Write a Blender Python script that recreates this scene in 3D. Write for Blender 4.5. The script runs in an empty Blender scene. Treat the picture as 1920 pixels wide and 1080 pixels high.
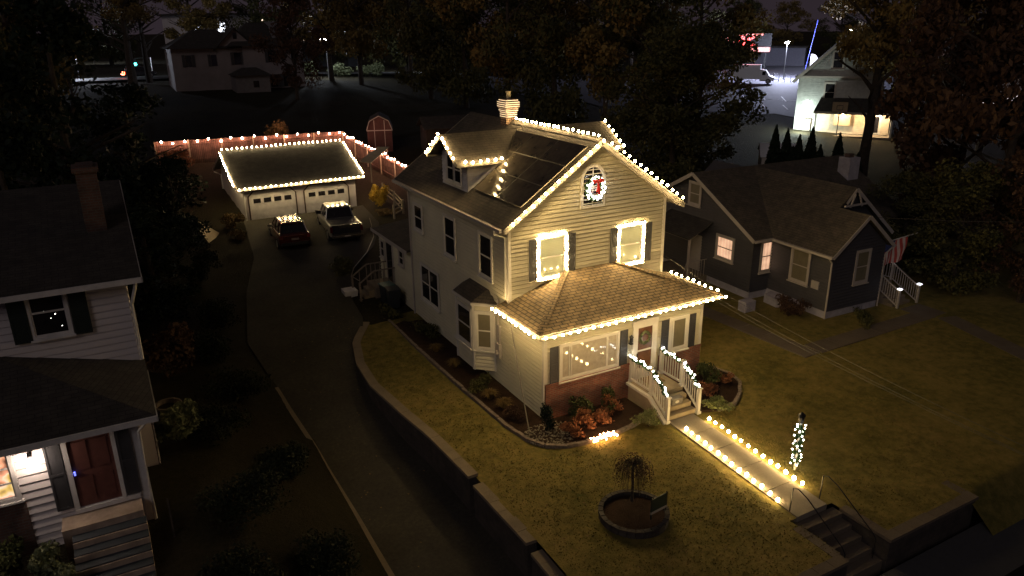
import bpy, math, random
import numpy as np
from mathutils import Vector, Matrix
rnd = random.Random(7)
sc = bpy.context.scene
COL = sc.collection
OFF = {}          # object name -> world offset of the thing it belongs to

# ------------------------------------------------------------------ materials
def new_mat(name):
    m = bpy.data.materials.new(name); m.use_nodes = True
    nt = m.node_tree
    for n in list(nt.nodes): nt.nodes.remove(n)
    out = nt.nodes.new('ShaderNodeOutputMaterial')
    bs = nt.nodes.new('ShaderNodeBsdfPrincipled')
    nt.links.new(bs.outputs[0], out.inputs[0])
    return m, nt, bs
def coord(nt, kind='Object'):
    t = nt.nodes.new('ShaderNodeTexCoord'); return t.outputs[kind]
def noise(nt, vec, scale, detail=4, rough=.6):
    n = nt.nodes.new('ShaderNodeTexNoise'); n.inputs['Scale'].default_value = scale
    n.inputs['Detail'].default_value = detail; n.inputs['Roughness'].default_value = rough
    nt.links.new(vec, n.inputs['Vector']); return n.outputs['Fac']
def ramp(nt, fac, stops):
    r = nt.nodes.new('ShaderNodeValToRGB'); e = r.color_ramp.elements
    while len(e) < len(stops): e.new(.5)
    for k, (p, c) in enumerate(stops):
        e[k].position = p; e[k].color = (*c, 1)
    nt.links.new(fac, r.inputs[0]); return r.outputs[0]
def mix(nt, a, b, fac, mode='MIX'):
    m = nt.nodes.new('ShaderNodeMix'); m.data_type = 'RGBA'; m.blend_type = mode
    for s, v in ((m.inputs[6], a), (m.inputs[7], b), (m.inputs[0], fac)):
        if isinstance(v, (tuple, list)): s.default_value = (*v, 1)
        elif isinstance(v, (int, float)): s.default_value = v
        else: nt.links.new(v, s)
    return m.outputs[2]
def bump(nt, bs, h, strength=.5, dist=.02):
    b = nt.nodes.new('ShaderNodeBump'); b.inputs['Strength'].default_value = strength
    b.inputs['Distance'].default_value = dist
    nt.links.new(h, b.inputs['Height']); nt.links.new(b.outputs[0], bs.inputs['Normal'])
def plain(name, c, rough=.6, metal=0., var=.12, scale=3., bmp=.0, bscale=40., coat=0., spec=.5):
    m, nt, bs = new_mat(name)
    v = coord(nt)
    f = noise(nt, v, scale)
    lo = tuple(max(0, x*(1-var*1.6)) for x in c); hi = tuple(min(1, x*(1+var)) for x in c)
    nt.links.new(ramp(nt, f, [(.3, lo), (.7, hi)]), bs.inputs['Base Color'])
    bs.inputs['Roughness'].default_value = rough; bs.inputs['Metallic'].default_value = metal
    bs.inputs['Coat Weight'].default_value = coat; bs.inputs['Specular IOR Level'].default_value = spec
    if bmp: bump(nt, bs, noise(nt, v, bscale), bmp, .02)
    return m
def emit(name, c, s, base=(.8, .8, .8)):
    m, nt, bs = new_mat(name)
    bs.inputs['Base Color'].default_value = (*base, 1)
    bs.inputs['Emission Color'].default_value = (*c, 1)
    bs.inputs['Emission Strength'].default_value = s
    return m
def brickmat(name, c1, c2, mortar, bw=.22, bh=.075, ms=.012, rough=.85, bmp=.6, off=.5, var=.0, uv=True):
    m, nt, bs = new_mat(name)
    t = coord(nt, 'UV' if uv else 'Object')
    b = nt.nodes.new('ShaderNodeTexBrick')
    nt.links.new(t, b.inputs['Vector'])
    b.inputs['Color1'].default_value = (*c1, 1); b.inputs['Color2'].default_value = (*c2, 1)
    b.inputs['Mortar'].default_value = (*mortar, 1)
    b.inputs['Scale'].default_value = 1; b.inputs['Brick Width'].default_value = bw
    b.inputs['Row Height'].default_value = bh; b.inputs['Mortar Size'].default_value = ms
    b.inputs['Mortar Smooth'].default_value = .3; b.offset = off
    n = noise(nt, coord(nt), 2.5, 5)
    col = mix(nt, b.outputs['Color'], ramp(nt, n, [(.3, (.55, .55, .55)), (.7, (1.15, 1.12, 1.08))]), 1., 'MULTIPLY')
    nt.links.new(col, bs.inputs['Base Color'])
    bs.inputs['Roughness'].default_value = rough
    inv = nt.nodes.new('ShaderNodeMath'); inv.operation = 'SUBTRACT'; inv.inputs[0].default_value = 1
    nt.links.new(b.outputs['Fac'], inv.inputs[1])
    add = nt.nodes.new('ShaderNodeMath'); add.operation = 'MULTIPLY_ADD'
    nt.links.new(noise(nt, coord(nt), 60), add.inputs[0]); add.inputs[1].default_value = .5
    nt.links.new(inv.outputs[0], add.inputs[2])
    bump(nt, bs, add.outputs[0], bmp, .012)
    return m
def groundmat(name, stops, s1=.6, s2=14., rough=.95, bmp=.8, bdist=.05, s3=70):
    m, nt, bs = new_mat(name)
    v = coord(nt)
    a = noise(nt, v, s1, 6, .62); b = noise(nt, v, s2, 6, .7)
    mm = nt.nodes.new('ShaderNodeMath'); mm.operation = 'MULTIPLY_ADD'; mm.inputs[1].default_value = .55
    nt.links.new(b, mm.inputs[0])
    h = nt.nodes.new('ShaderNodeMath'); h.operation = 'MULTIPLY'; h.inputs[1].default_value = .45
    nt.links.new(a, h.inputs[0]); nt.links.new(h.outputs[0], mm.inputs[2])
    nt.links.new(ramp(nt, mm.outputs[0], stops), bs.inputs['Base Color'])
    bs.inputs['Roughness'].default_value = rough
    bs.inputs['Specular IOR Level'].default_value = .15
    bump(nt, bs, noise(nt, v, s3, 5, .75), bmp, bdist)
    return m
def leafmat(name, stops, scale=.8):
    m, nt, bs = new_mat(name)
    v = coord(nt)
    f = noise(nt, v, scale, 5, .7)
    nt.links.new(ramp(nt, f, stops), bs.inputs['Base Color'])
    bs.inputs['Roughness'].default_value = .7; bs.inputs['Specular IOR Level'].default_value = .2
    return m

def curtained(name, c, s, base, freq, axis):
    m, nt, bs = new_mat(name)
    sp = nt.nodes.new('ShaderNodeSeparateXYZ'); nt.links.new(coord(nt), sp.inputs[0])
    a = nt.nodes.new('ShaderNodeMath'); a.operation = 'ADD'
    nt.links.new(sp.outputs['X' if axis != 'Z' else 'Z'], a.inputs[0])
    if axis != 'Z': nt.links.new(sp.outputs['Y'], a.inputs[1])
    else: a.inputs[1].default_value = 0
    b = nt.nodes.new('ShaderNodeMath'); b.operation = 'MULTIPLY'; b.inputs[1].default_value = freq*3.1
    nt.links.new(a.outputs[0], b.inputs[0])
    d = nt.nodes.new('ShaderNodeMath'); d.operation = 'SINE'; nt.links.new(b.outputs[0], d.inputs[0])
    e = nt.nodes.new('ShaderNodeMath'); e.operation = 'MULTIPLY_ADD'; e.inputs[1].default_value = .12; nt.links.new(d.outputs[0], e.inputs[0])
    n = noise(nt, coord(nt), 2.2, 3); nt.links.new(n, e.inputs[2])
    r = ramp(nt, e.outputs[0], [(.3, tuple(x*.55 for x in c)), (.7, c)])
    nt.links.new(r, bs.inputs['Emission Color']); bs.inputs['Emission Strength'].default_value = s
    bs.inputs['Base Color'].default_value = (*base, 1); bs.inputs['Roughness'].default_value = .5; bs.inputs['Coat Weight'].default_value = 1.
    return m
def roomy(name):
    m, nt, bs = new_mat(name)
    n = noise(nt, coord(nt), 2.6, 2, .4)
    r = ramp(nt, n, [(.34, (.10, .03, .015)), (.45, (.9, .38, .2)), (.52, (1., .72, .5)), (.62, (.75, .5, .12)), (.7, (.2, .07, .04))])
    nt.links.new(r, bs.inputs['Emission Color']); bs.inputs['Emission Strength'].default_value = 1.1
    bs.inputs['Roughness'].default_value = .3; bs.inputs['Base Color'].default_value = (.2, .12, .1, 1)
    return m
M = {}
M['old_walk'] = groundmat('dull_old_concrete', [(.3, (.10, .08, .06)), (.7, (.17, .14, .11))], 1.2, 20, .9, .3, .01)
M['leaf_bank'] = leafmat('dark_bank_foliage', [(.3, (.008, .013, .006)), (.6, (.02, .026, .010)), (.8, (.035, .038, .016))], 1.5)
M['siding'] = plain('cream_vinyl_siding', (.56, .52, .38), .55, var=.05, scale=1.2, bmp=.15, bscale=30)
M['white'] = plain('white_painted_trim', (.60, .57, .50), .45, var=.04, scale=4)
M['gutter'] = plain('dull_cream_gutter', (.26, .235, .19), .6, var=.1, scale=4)
M['white_old'] = plain('weathered_white_paint', (.62, .60, .58), .6, var=.12, scale=2.5)
M['brick'] = brickmat('red_brick_veneer', (.30, .095, .055), (.20, .06, .04), (.22, .17, .13))
M['brick_pale'] = brickmat('chimney_brick', (.42, .27, .17), (.33, .2, .13), (.08, .06, .05), .2, .1, .022)
M['brick_dark'] = brickmat('old_brown_brick', (.12, .06, .045), (.09, .045, .035), (.1, .09, .08), .22, .08, .012)
M['shingle'] = brickmat('brown_asphalt_shingles', (.25, .18, .095), (.19, .137, .075), (.04, .03, .018), .33, .16, .02, .9, 1.)
M['shingle_dark'] = brickmat('dark_grey_asphalt_shingles', (.055, .05, .045), (.042, .038, .036), (.02, .018, .018), .33, .14, .01, .92, .8)
M['shingle_grey'] = brickmat('charcoal_brown_shingles', (.10, .085, .065), (.08, .068, .055), (.035, .03, .028), .33, .14, .01, .92, .8)
M['solar'] = brickmat('solar_panel_cells', (.085, .073, .056), (.088, .076, .058), (.09, .078, .06), .16, .16, .003, .1, .02, 0)
M['solar'].node_tree.nodes['Principled BSDF'].inputs['Roughness'].default_value = .12
M['panel_frame'] = plain('dark_panel_frame', (.11, .095, .07), .6)
M['glow_loop'] = emit('chimney_course_glow', (1., .70, .38), 1.15)  # glow of the loops added to brighten the chimney courses
M['alu'] = plain('brushed_aluminium', (.5, .5, .5), .35, 1.)
M['shutter'] = plain('charcoal_shutter_paint', (.045, .045, .05), .6, var=.1)
M['shutter_green'] = plain('dark_green_shutter_paint', (.012, .02, .016), .6)
M['glass_dark'] = plain('dark_window_glass', (.018, .017, .02), .06, var=.2, coat=.5)
M['blind'] = curtained('pale_blind_added_glow', (1., .95, .60), .16, (.26, .27, .15), 30, 'Z')  # weak glow added to the blind to brighten the pane
M['curtain'] = plain('sheer_curtain_behind_glass', (.38, .34, .27), .55, var=.12, scale=6, coat=1.)
M['curtain_dim'] = plain('drawn_brown_blind', (.16, .14, .09), .5, var=.08, coat=1.)
M['wood_door'] = plain('brown_wooden_door', (.13, .055, .025), .35, var=.25, scale=5, coat=.3)
M['tread'] = plain('tan_painted_steps', (.30, .24, .15), .7, var=.12, bmp=.2)
M['concrete'] = groundmat('pale_concrete', [(.3, (.20, .17, .13)), (.7, (.31, .27, .21))], 1.2, 20, .85, .3, .01)
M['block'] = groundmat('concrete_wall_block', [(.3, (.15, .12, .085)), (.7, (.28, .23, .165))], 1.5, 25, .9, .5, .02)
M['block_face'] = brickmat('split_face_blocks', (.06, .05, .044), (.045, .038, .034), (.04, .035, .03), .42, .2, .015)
M['lawn'] = groundmat('autumn_lawn', [(.32, (.07, .078, .02)), (.43, (.13, .112, .028)), (.52, (.19, .152, .042)), (.63, (.26, .195, .064))], .32, 3.2, .95, .7, .06, 18)
M['ground'] = groundmat('dark_grass_and_soil', [(.3, (.014, .013, .007)), (.5, (.032, .027, .014)), (.75, (.055, .042, .024))], .25, 5., .95, 1., .15, 14)
M['mulch'] = groundmat('dark_mulch', [(.3, (.02, .012, .008)), (.7, (.075, .042, .026))], 3, 25, .95, 1., .08, 45)
M['asphalt'] = groundmat('driveway_asphalt', [(.3, (.026, .025, .021)), (.45, (.05, .046, .037)), (.55, (.062, .057, .045)), (.7, (.095, .085, .062))], .45, 9, .85, .6, .02, 90)
M['lot'] = groundmat('parking_lot_asphalt', [(.3, (.10, .10, .12)), (.7, (.15, .15, .175))], .3, 8, .8, .2, .01, 40)
M['road'] = groundmat('street_asphalt', [(.3, (.06, .06, .062)), (.7, (.09, .09, .09))], .3, 12, .85, .3, .01, 60)
M['stone'] = plain('pale_river_stone', (.22, .19, .14), .8, var=.4, scale=9)
M['edging'] = plain('stone_edging', (.19, .15, .12), .85, var=.25, scale=8, bmp=.3)
M['bark'] = plain('tree_bark', (.05, .038, .028), .95, var=.4, scale=6, bmp=.8, bscale=25)
M['leaf_autumn'] = leafmat('brown_autumn_leaves', [(.3, (.08, .06, .022)), (.5, (.19, .135, .044)), (.72, (.30, .20, .065))], .5)
M['leaf_green'] = leafmat('dark_green_leaves', [(.3, (.03, .036, .014)), (.5, (.07, .068, .024)), (.75, (.11, .095, .032))], .6)
M['leaf_ever'] = leafmat('evergreen_needles', [(.3, (.006, .012, .007)), (.7, (.014, .024, .012))], 1.2)
M['leaf_red'] = leafmat('dull_red_leaves', [(.3, (.045, .025, .017)), (.5, (.08, .045, .027)), (.75, (.12, .072, .038))], .5)
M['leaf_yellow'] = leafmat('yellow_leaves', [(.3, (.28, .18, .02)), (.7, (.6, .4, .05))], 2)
M['leaf_orange'] = leafmat('orange_russet_leaves', [(.3, (.12, .045, .02)), (.55, (.24, .10, .045)), (.75, (.34, .17, .08))], 3.5)
M['leaf_shrub'] = leafmat('olive_shrub_leaves', [(.3, (.022, .03, .01)), (.6, (.07, .08, .025)), (.8, (.12, .12, .04))], 3)
M['leaf_light'] = leafmat('pale_green_shrub_leaves', [(.3, (.08, .10, .03)), (.7, (.22, .23, .10))], 3)
M['leaf_variegated'] = leafmat('variegated_leaves', [(.3, (.07, .09, .04)), (.6, (.2, .22, .12)), (.8, (.34, .32, .18))], 4)
M['leaf_straw'] = leafmat('tan_ornamental_grass', [(.3, (.10, .07, .025)), (.7, (.24, .16, .06))], 3)
M['leaf_weep'] = leafmat('dry_brown_leaves', [(.3, (.05, .03, .018)), (.7, (.14, .085, .045))], 3)
M['garland'] = leafmat('garland_needles', [(.3, (.02, .05, .015)), (.7, (.06, .11, .03))], 8)
M['cable'] = plain('dark_green_cable', (.01, .02, .012), .6)
M['cable_white'] = plain('pale_cable_sheath', (.22, .20, .15), .5)
M['wire'] = plain('weathered_service_wire', (.05, .045, .035), .55)
M['bulb_warm'] = emit('warm_white_bulb', (1., .69, .30), 205)
M['bulb_walk'] = emit('warm_walk_bulb', (1., .68, .28), 85)
M['bulb_garage'] = emit('warm_garage_bulb', (1., .73, .36), 150)
M['bulb_pink'] = emit('amber_pink_bulb', (1., .46, .32), 170)
M['bulb_cool'] = emit('cool_white_bulb', (1., .95, .84), 22)
M['bulb_fire'] = emit('orange_white_bulb', (1., .50, .22), 60)
M['bow'] = plain('red_velvet_bow', (.55, .012, .012), .5, var=.2)
M['lamp_porch'] = emit('frosted_lamp_glass', (1., .78, .62), 60)
M['lamp_street'] = emit('street_lamp_glass', (.78, .84, 1.), 600)
M['lit_pink'] = curtained('lit_curtain_window', (1., .58, .36), 1.0, (.6, .45, .35), 9, 'XY')
M['lit_warm'] = emit('lit_room_window', (1., .62, .42), .55, (.6, .45, .35))
M['navy'] = plain('slate_blue_siding_paint', (.055, .054, .062), .6, var=.08, scale=2)
M['grey_trim'] = plain('dusty_white_trim', (.42, .38, .34), .55, var=.06)
M['foundation'] = plain('pale_rendered_foundation', (.40, .38, .42), .8, var=.15, scale=3)
M['black'] = plain('black_metal', (.012, .012, .013), .45)
M['rubber'] = plain('black_rubber', (.015, .015, .016), .8)
M['chrome'] = plain('chrome', (.6, .6, .6), .15, 1.)
M['car_red'] = plain('dark_red_car_paint', (.085, .012, .008), .22, .3, var=.03, coat=1.)
M['car_silver'] = plain('silver_grey_car_paint', (.30, .29, .27), .28, .6, var=.03, coat=1.)
M['car_white'] = plain('white_van_paint', (.75, .77, .8), .35, var=.02, coat=.4)
M['car_dark'] = plain('dark_car_paint', (.03, .03, .035), .25, .3, coat=1.)
M['tail_red'] = plain('red_tail_lamp_lens', (.09, .006, .006), .2)
M['fence_wood'] = brickmat('weathered_fence_boards', (.22, .13, .09), (.16, .095, .068), (.05, .03, .025), .14, 4., .012, .9, .5, 0)
M['wood_pale'] = plain('weathered_pale_wood', (.35, .30, .2), .8, var=.2, scale=8)
M['barn_red'] = plain('faded_red_shed_paint', (.075, .027, .022), .8, var=.15)
M['tan_panel'] = plain('tan_plywood', (.4, .3, .18), .7, var=.1)
M['bin_body'] = plain('dark_bin_plastic', (.03, .035, .04), .5)
M['bin_lid'] = plain('teal_bin_plastic', (.03, .10, .10), .45)
M['flag_red'] = plain('flag_red_cloth', (.45, .06, .05), .8)
M['flag_white'] = plain('flag_white_cloth', (.55, .45, .4), .8)
M['flag_blue'] = plain('flag_blue_cloth', (.03, .04, .12), .8)
M['door_red'] = plain('dark_red_door_paint', (.13, .045, .034), .6, var=.15)
M['step_dark'] = plain('dark_slate_tread', (.035, .045, .055), .7)
M['step_tan'] = plain('worn_concrete_riser', (.42, .32, .24), .85, var=.2)
M['white_wall'] = plain('white_aluminium_siding', (.62, .58, .58), .6, var=.04, scale=1)
M['pane_room'] = roomy('lit_front_room')
M['sign_red'] = emit('red_neon_letters', (1., .05, .04), 7)
M['sign_glow'] = emit('red_lit_sign_panel', (1., .22, .16), 2.2)
M['blue_glow'] = emit('blue_led_tube', (.22, .28, 1.), .7, (.03, .04, .3))
M['cyan_glow'] = emit('green_traffic_light', (.05, .9, .8), 12)
M['white_glow'] = emit('bright_shop_window', (.85, .9, 1.), 4)
M['window_glow'] = emit('distant_lit_window', (1., .75, .55), 3)
M['metal_roof'] = plain('pale_metal_roof', (.6, .62, .66), .5, var=.05)
M['paint_line'] = plain('road_marking_paint', (.7, .7, .7), .7)
M['plant_sign'] = plain('dark_green_sign_board', (.012, .03, .022), .5)
M['doormat'] = plain('brown_coir_mat', (.2, .12, .05), .95, bmp=.5, bscale=90)
M['cardboard'] = plain('grey_parcel', (.2, .18, .15), .7)

# ------------------------------------------------------------------ mesh builder
class MB:
    def __init__(s): s.v = []; s.f = []
    def add(s, vs, fs):
        n = len(s.v); s.v += [tuple(map(float, p)) for p in vs]; s.f += [tuple(n+i for i in f) for f in fs]
        return s
    def hexa(s, p):      # p: 4 bottom, 4 top (same order, ccw seen from above)
        return s.add(p, [(3,2,1,0), (4,5,6,7), (0,1,5,4), (1,2,6,5), (2,3,7,6), (3,0,4,7)])
    def box(s, x0, x1, y0, y1, z0, z1):
        return s.hexa([(x0,y0,z0),(x1,y0,z0),(x1,y1,z0),(x0,y1,z0),(x0,y0,z1),(x1,y0,z1),(x1,y1,z1),(x0,y1,z1)])
    def slab(s, top, t):  # polygon with thickness t downwards
        n = len(top); b = [(p[0], p[1], p[2]-t) for p in top]
        fs = [tuple(range(n)), tuple(range(2*n-1, n-1, -1))]
        fs += [(i, n+i, n+(i+1) % n, (i+1) % n) for i in range(n)]
        return s.add(list(top)+b, fs)
    def extrude(s, poly, d):  # planar polygon, extruded along vector d
        n = len(poly); d = Vector(d); q = [tuple(Vector(p)+d) for p in poly]
        fs = [tuple(range(n-1, -1, -1)), tuple(range(n, 2*n))]
        fs += [(i, (i+1) % n, n+(i+1) % n, n+i) for i in range(n)]
        return s.add(list(poly)+q, fs)
    def beam(s, p, q, w, h=None, up=(0, 0, 1)):
        h = h or w; p = Vector(p); q = Vector(q); d = (q-p).normalized(); up = Vector(up)
        if abs(d.dot(up)) > .99: up = Vector((0, 1, 0))
        a = d.cross(up).normalized()*w/2; b = a.cross(d).normalized()*h/2
        return s.add([p-a-b, p+a-b, p+a+b, p-a+b, q-a-b, q+a-b, q+a+b, q-a+b],
                     [(3,2,1,0), (4,5,6,7), (0,1,5,4), (1,2,6,5), (2,3,7,6), (3,0,4,7)])
    def tube(s, pts, r, seg=8, r2=None, cap=True):
        pts = [Vector(p) for p in pts]; n = len(pts); base = len(s.v)
        for i, p in enumerate(pts):
            d = (pts[min(i+1, n-1)]-pts[max(i-1, 0)]).normalized()
            u = d.cross(Vector((0, 0, 1)))
            if u.length < .05: u = d.cross(Vector((0, 1, 0)))
            u.normalize(); w = d.cross(u)
            rr = r if r2 is None else r+(r2-r)*i/max(1, n-1)
            if isinstance(r, (list, tuple)): rr = r[i]
            for k in range(seg):
                a = 2*math.pi*k/seg
                s.v.append(tuple(p+u*math.cos(a)*rr+w*math.sin(a)*rr))
        for i in range(n-1):
            for k in range(seg):
                a = base+i*seg+k; b = base+i*seg+(k+1) % seg
                s.f.append((a, b, b+seg, a+seg))
        if cap:
            s.f.append(tuple(base+k for k in range(seg-1, -1, -1)))
            s.f.append(tuple(base+(n-1)*seg+k for k in range(seg)))
        return s
    def lathe(s, c, prof, seg=16):
        base = len(s.v); n = len(prof)
        for r, z in prof:
            for k in range(seg):
                a = 2*math.pi*k/seg; s.v.append((c[0]+r*math.cos(a), c[1]+r*math.sin(a), c[2]+z))
        for i in range(n-1):
            for k in range(seg):
                a = base+i*seg+k; b = base+i*seg+(k+1) % seg
                s.f.append((a, b, b+seg, a+seg))
        s.f.append(tuple(base+k for k in range(seg-1, -1, -1)))
        s.f.append(tuple(base+(n-1)*seg+k for k in range(seg)))
        return s
    def ball(s, c, r, seg=8, rings=5):
        rx, ry, rz = r if isinstance(r, (tuple, list)) else (r, r, r)
        prof = []
        base = len(s.v)
        s.v.append((c[0], c[1], c[2]-rz))
        for i in range(1, rings):
            t = -math.pi/2+math.pi*i/rings
            for k in range(seg):
                a = 2*math.pi*k/seg
                s.v.append((c[0]+rx*math.cos(t)*math.cos(a), c[1]+ry*math.cos(t)*math.sin(a), c[2]+rz*math.sin(t)))
        s.v.append((c[0], c[1], c[2]+rz)); top = len(s.v)-1
        for k in range(seg):
            s.f.append((base, base+1+(k+1) % seg, base+1+k))
            for i in range(rings-2):
                a = base+1+i*seg+k; b = base+1+i*seg+(k+1) % seg
                s.f.append((a, b, b+seg, a+seg))
            a = base+1+(rings-2)*seg
            s.f.append((a+k, a+(k+1) % seg, top))
        return s
    def leaves(s, c, r, n, size, rng=None, shell=.0, flat=.0):
        g = np.random.RandomState((rng or rnd).randrange(1 << 30))
        d = g.normal(size=(n, 3)); d /= np.linalg.norm(d, axis=1)[:, None]
        rad = (shell+(1-shell)*g.rand(n)**(1/2.2))[:, None]
        P = np.array(c)+d*rad*np.array(r)
        a = g.normal(size=(n, 3)); a /= np.linalg.norm(a, axis=1)[:, None]
        if flat: a[:, 2] *= (1-flat)
        b = np.cross(a, g.normal(size=(n, 3))); b /= (np.linalg.norm(b, axis=1)[:, None]+1e-6)
        sz = (size*(.6+.8*g.rand(n)))[:, None]
        V = np.stack([P-a*sz, P-b*sz*.55, P+a*sz, P+b*sz*.55], 1).reshape(-1, 3)
        base = len(s.v); s.v += list(map(tuple, V.tolist()))
        s.f += [(base+4*i, base+4*i+1, base+4*i+2, base+4*i+3) for i in range(n)]
        return s
    def build(s, name, mat, parent=None, smooth=False, bevel=0.):
        me = bpy.data.meshes.new(name)
        o0 = OFF.get(parent.name, (0, 0, 0)) if parent else (0, 0, 0)
        V = np.array(s.v, float)-np.array(o0)
        me.from_pydata(V.tolist(), [], s.f)
        mats = mat if isinstance(mat, (list, tuple)) else [mat]
        for m in mats: me.materials.append(m)
        if smooth: me.polygons.foreach_set('use_smooth', [True]*len(me.polygons))
        # box-mapped UVs in metres
        if len(s.f) < 6000:
            uv = me.uv_layers.new(name='UVMap')
            for p in me.polygons:
                n = p.normal
                if abs(n.z) > .98: u = Vector((1, 0, 0)); w = Vector((0, 1, 0))
                else:
                    u = Vector((0, 0, 1)).cross(n).normalized(); w = n.cross(u)
                for li in p.loop_indices:
                    co = me.vertices[me.loops[li].vertex_index].co
                    uv.data[li].uv = (co.dot(u), co.dot(w))
        ob = bpy.data.objects.new(name, me); COL.objects.link(ob)
        if parent: ob.parent = parent; OFF[ob.name] = o0
        if bevel:
            b = ob.modifiers.new('soft_edges', 'BEVEL'); b.width = bevel; b.segments = 2; b.limit_method = 'ANGLE'
        return ob

def tag(o, label=None, cat=None, group=None, kind=None):
    if label: o['label'] = label
    if cat: o['category'] = cat
    if group: o['group'] = group
    if kind: o['kind'] = kind
    return o
def thing(name, label, cat, loc=(0, 0, 0), rz=0., group=None, world=False):
    o = bpy.data.objects.new(name, None); COL.objects.link(o)
    o.location = loc; o.rotation_euler = (0, 0, rz); o.empty_display_size = .3
    if world: OFF[o.name] = tuple(loc)
    return tag(o, label, cat, group)
def dup(root, loc=None, rz=None, label=None, group=None, scale=None):
    def cp(o, par):
        c = o.copy(); COL.objects.link(c); c.parent = par
        for ch in list(o.children): cp(ch, c)
        return c
    r = cp(root, None)
    if loc is not None: r.location = loc
    if rz is not None: r.rotation_euler = (0, 0, rz)
    if scale is not None: r.scale = scale if isinstance(scale, (tuple, list)) else (scale,)*3
    if label: r['label'] = label
    if group: r['group'] = group
    return r

# ------------------------------------------------------------------ terrain
def lerp(x, xs, ys): return float(np.interp(x, xs, ys))
def T(x, y):
    return lerp(y, [-40, 6, 11, 25, 64, 90, 140, 400, 1000], [-.75, -.75, -.6, .5, 4.3, 5.6, 5.4, 5, 5])*lerp(x, [15, 70], [1, .6])
def D(y): return lerp(y, [-40, -11, -4, 0, 2, 5, 9], [-2.25, -2.1, -1.95, -1.8, -1.55, -1.05, -.67])
WX_Y = [-13, -7.9, -4.28, -1.53, .38, 3.29, 5.52, 7.84, 10.1]
WX_X = [-3.85, -3.75, -3.84, -3.97, -4.2, -4.46, -4.29, -3.73, -2.44]
def wx(y): return lerp(y, WX_Y, WX_X)
def xl(y): return lerp(y, [-16, -7.3, -3.2, 1.3, 4.2, 10, 16, 21, 27.6], [-7.2, -7.2, -7.25, -7.4, -7.7, -8.1, -7.0, -5.6, -4.9])
def xr(y): return wx(y)+.1 if y < 9 else lerp(y, [9, 10.5, 13, 17, 20, 24, 28], [-3.0, -2.5, -2.3, -.9, 1.4, 3.2, 3.4])
def leftlevel(y): return lerp(y, [-20, -10, -3, 2, 9, 14], [-1.6, -.6, .35, .35, -.1, 0])
def G(x, y):
    if y > 14: return T(x, y)
    if y > 9.0: base_r = T(x, y)
    else: base_r = D(y)
    xe = xl(y)
    if x < xe:
        t = xe-x
        full = leftlevel(y) if y < 9 else T(x, y)+lerp(y, [9, 14], [.2, 0])
        return D(y)+(full-D(y))*lerp(t, [0, .3, 1.5, 4], [0.02, .12, .55, 1]) if y < 9 else T(x, y)+(full-T(x, y))*lerp(t, [0, 4], [0, 1])
    return base_r
def grid(name, xs_fn, ys, zf, mat, keep=None, dz=0.):
    mb = MB(); rows = []
    for y in ys:
        xs = xs_fn(y); rows.append(len(xs))
        for x in xs: mb.v.append((x, y, zf(x, y)+dz))
    n = rows[0]
    for j in range(len(ys)-1):
        for i in range(n-1):
            a = j*n+i
            if keep:
                cx = (mb.v[a][0]+mb.v[a+1][0])/2; cy = (ys[j]+ys[j+1])/2
                if not keep(cx, cy): continue
            mb.f.append((a, a+1, a+n+1, a+n))
    ob = mb.build(name, mat, smooth=True)
    tag(ob, kind='structure'); return ob
def seq(*segs):
    out = []
    for a, b, st in segs:
        k = max(1, round((b-a)/st)); out += [a+(b-a)*i/k for i in range(k)]
    out.append(segs[-1][1]); return out
gx = seq((-260, -60, 20), (-60, -20, 4), (-20, -2, .4), (-2, 30, 1.6), (30, 120, 5), (120, 700, 40))
gy = seq((-60, -20, 5), (-20, 15, .5), (15, 30, 1), (30, 120, 4), (120, 300, 20), (300, 1800, 150))
def gz(x, y):
    z = G(x, y)
    if -16.5 < y < 28.2 and xl(y)-.15 < x < xr(y)+.15: z -= .07
    if x > wx(y) and y < 9.2: z = min(z, -1.2) if y < 8 else z-.1
    z += .03*math.sin(x*1.7+y*.9)*math.sin(y*1.3-x*.6)*(1 if y > 11 or x < -8 else 0)
    return z
grid('ground', lambda y: gx, gy, gz, M['ground'])
# driveway
dy = seq((-16, 28.15, .5))
grid('driveway', lambda y: [xl(y)+(xr(y)-xl(y))*t/14 for t in range(15)], dy, lambda x, y: G(max(x, xl(y)+.01), y)+.004, M['asphalt'])
mb = MB()
for i in range(len(dy)-1):     # pale curb along the left edge of the driveway
    y0, y1 = dy[i], dy[i+1]
    if y1 > 6: break
    mb.hexa([(xl(y0)-.11, y0, D(y0)-.2), (xl(y0)+.05, y0, D(y0)-.2), (xl(y1)+.05, y1, D(y1)-.2), (xl(y1)-.11, y1, D(y1)-.2),
             (xl(y0)-.11, y0, D(y0)+.05), (xl(y0)+.05, y0, D(y0)+.05), (xl(y1)+.05, y1, D(y1)+.05), (xl(y1)-.11, y1, D(y1)+.05)])
tag(mb.build('driveway_curb', M['block']), kind='structure')
# lawn plateau
fixed = seq((-1.5, 3.2, .6), (3.2, 4.95, .35), (4.95, 12, .8), (12, 30, 2), (30, 80, 10))
def lawn_x(y): return [wx(y)+.12+(-1.5-wx(y)-.12)*t/4 for t in range(4)]+fixed
def lawn_z(x, y):
    if y < -12.8: return -1.75
    return T(x, y)+(0 if 3.1 < x < 5.4 or x > 11 else 1)*(.022*math.sin(x*.9+1)*math.sin(y*.8)+.010*math.sin(x*2.9+y*2.1))
lawn_y = [-13.9, -12.75]+seq((-12.4, -11.2, .4), (-11.05, 10.0, .45))
lawn_y = sorted(set(lawn_y))
grid('lawn', lawn_x, lawn_y, lawn_z, M['lawn'],
     keep=lambda x, y: not (y < -12.8 and x < 9) and not (y < -11.0 and 3.2 < x < 4.95))
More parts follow.
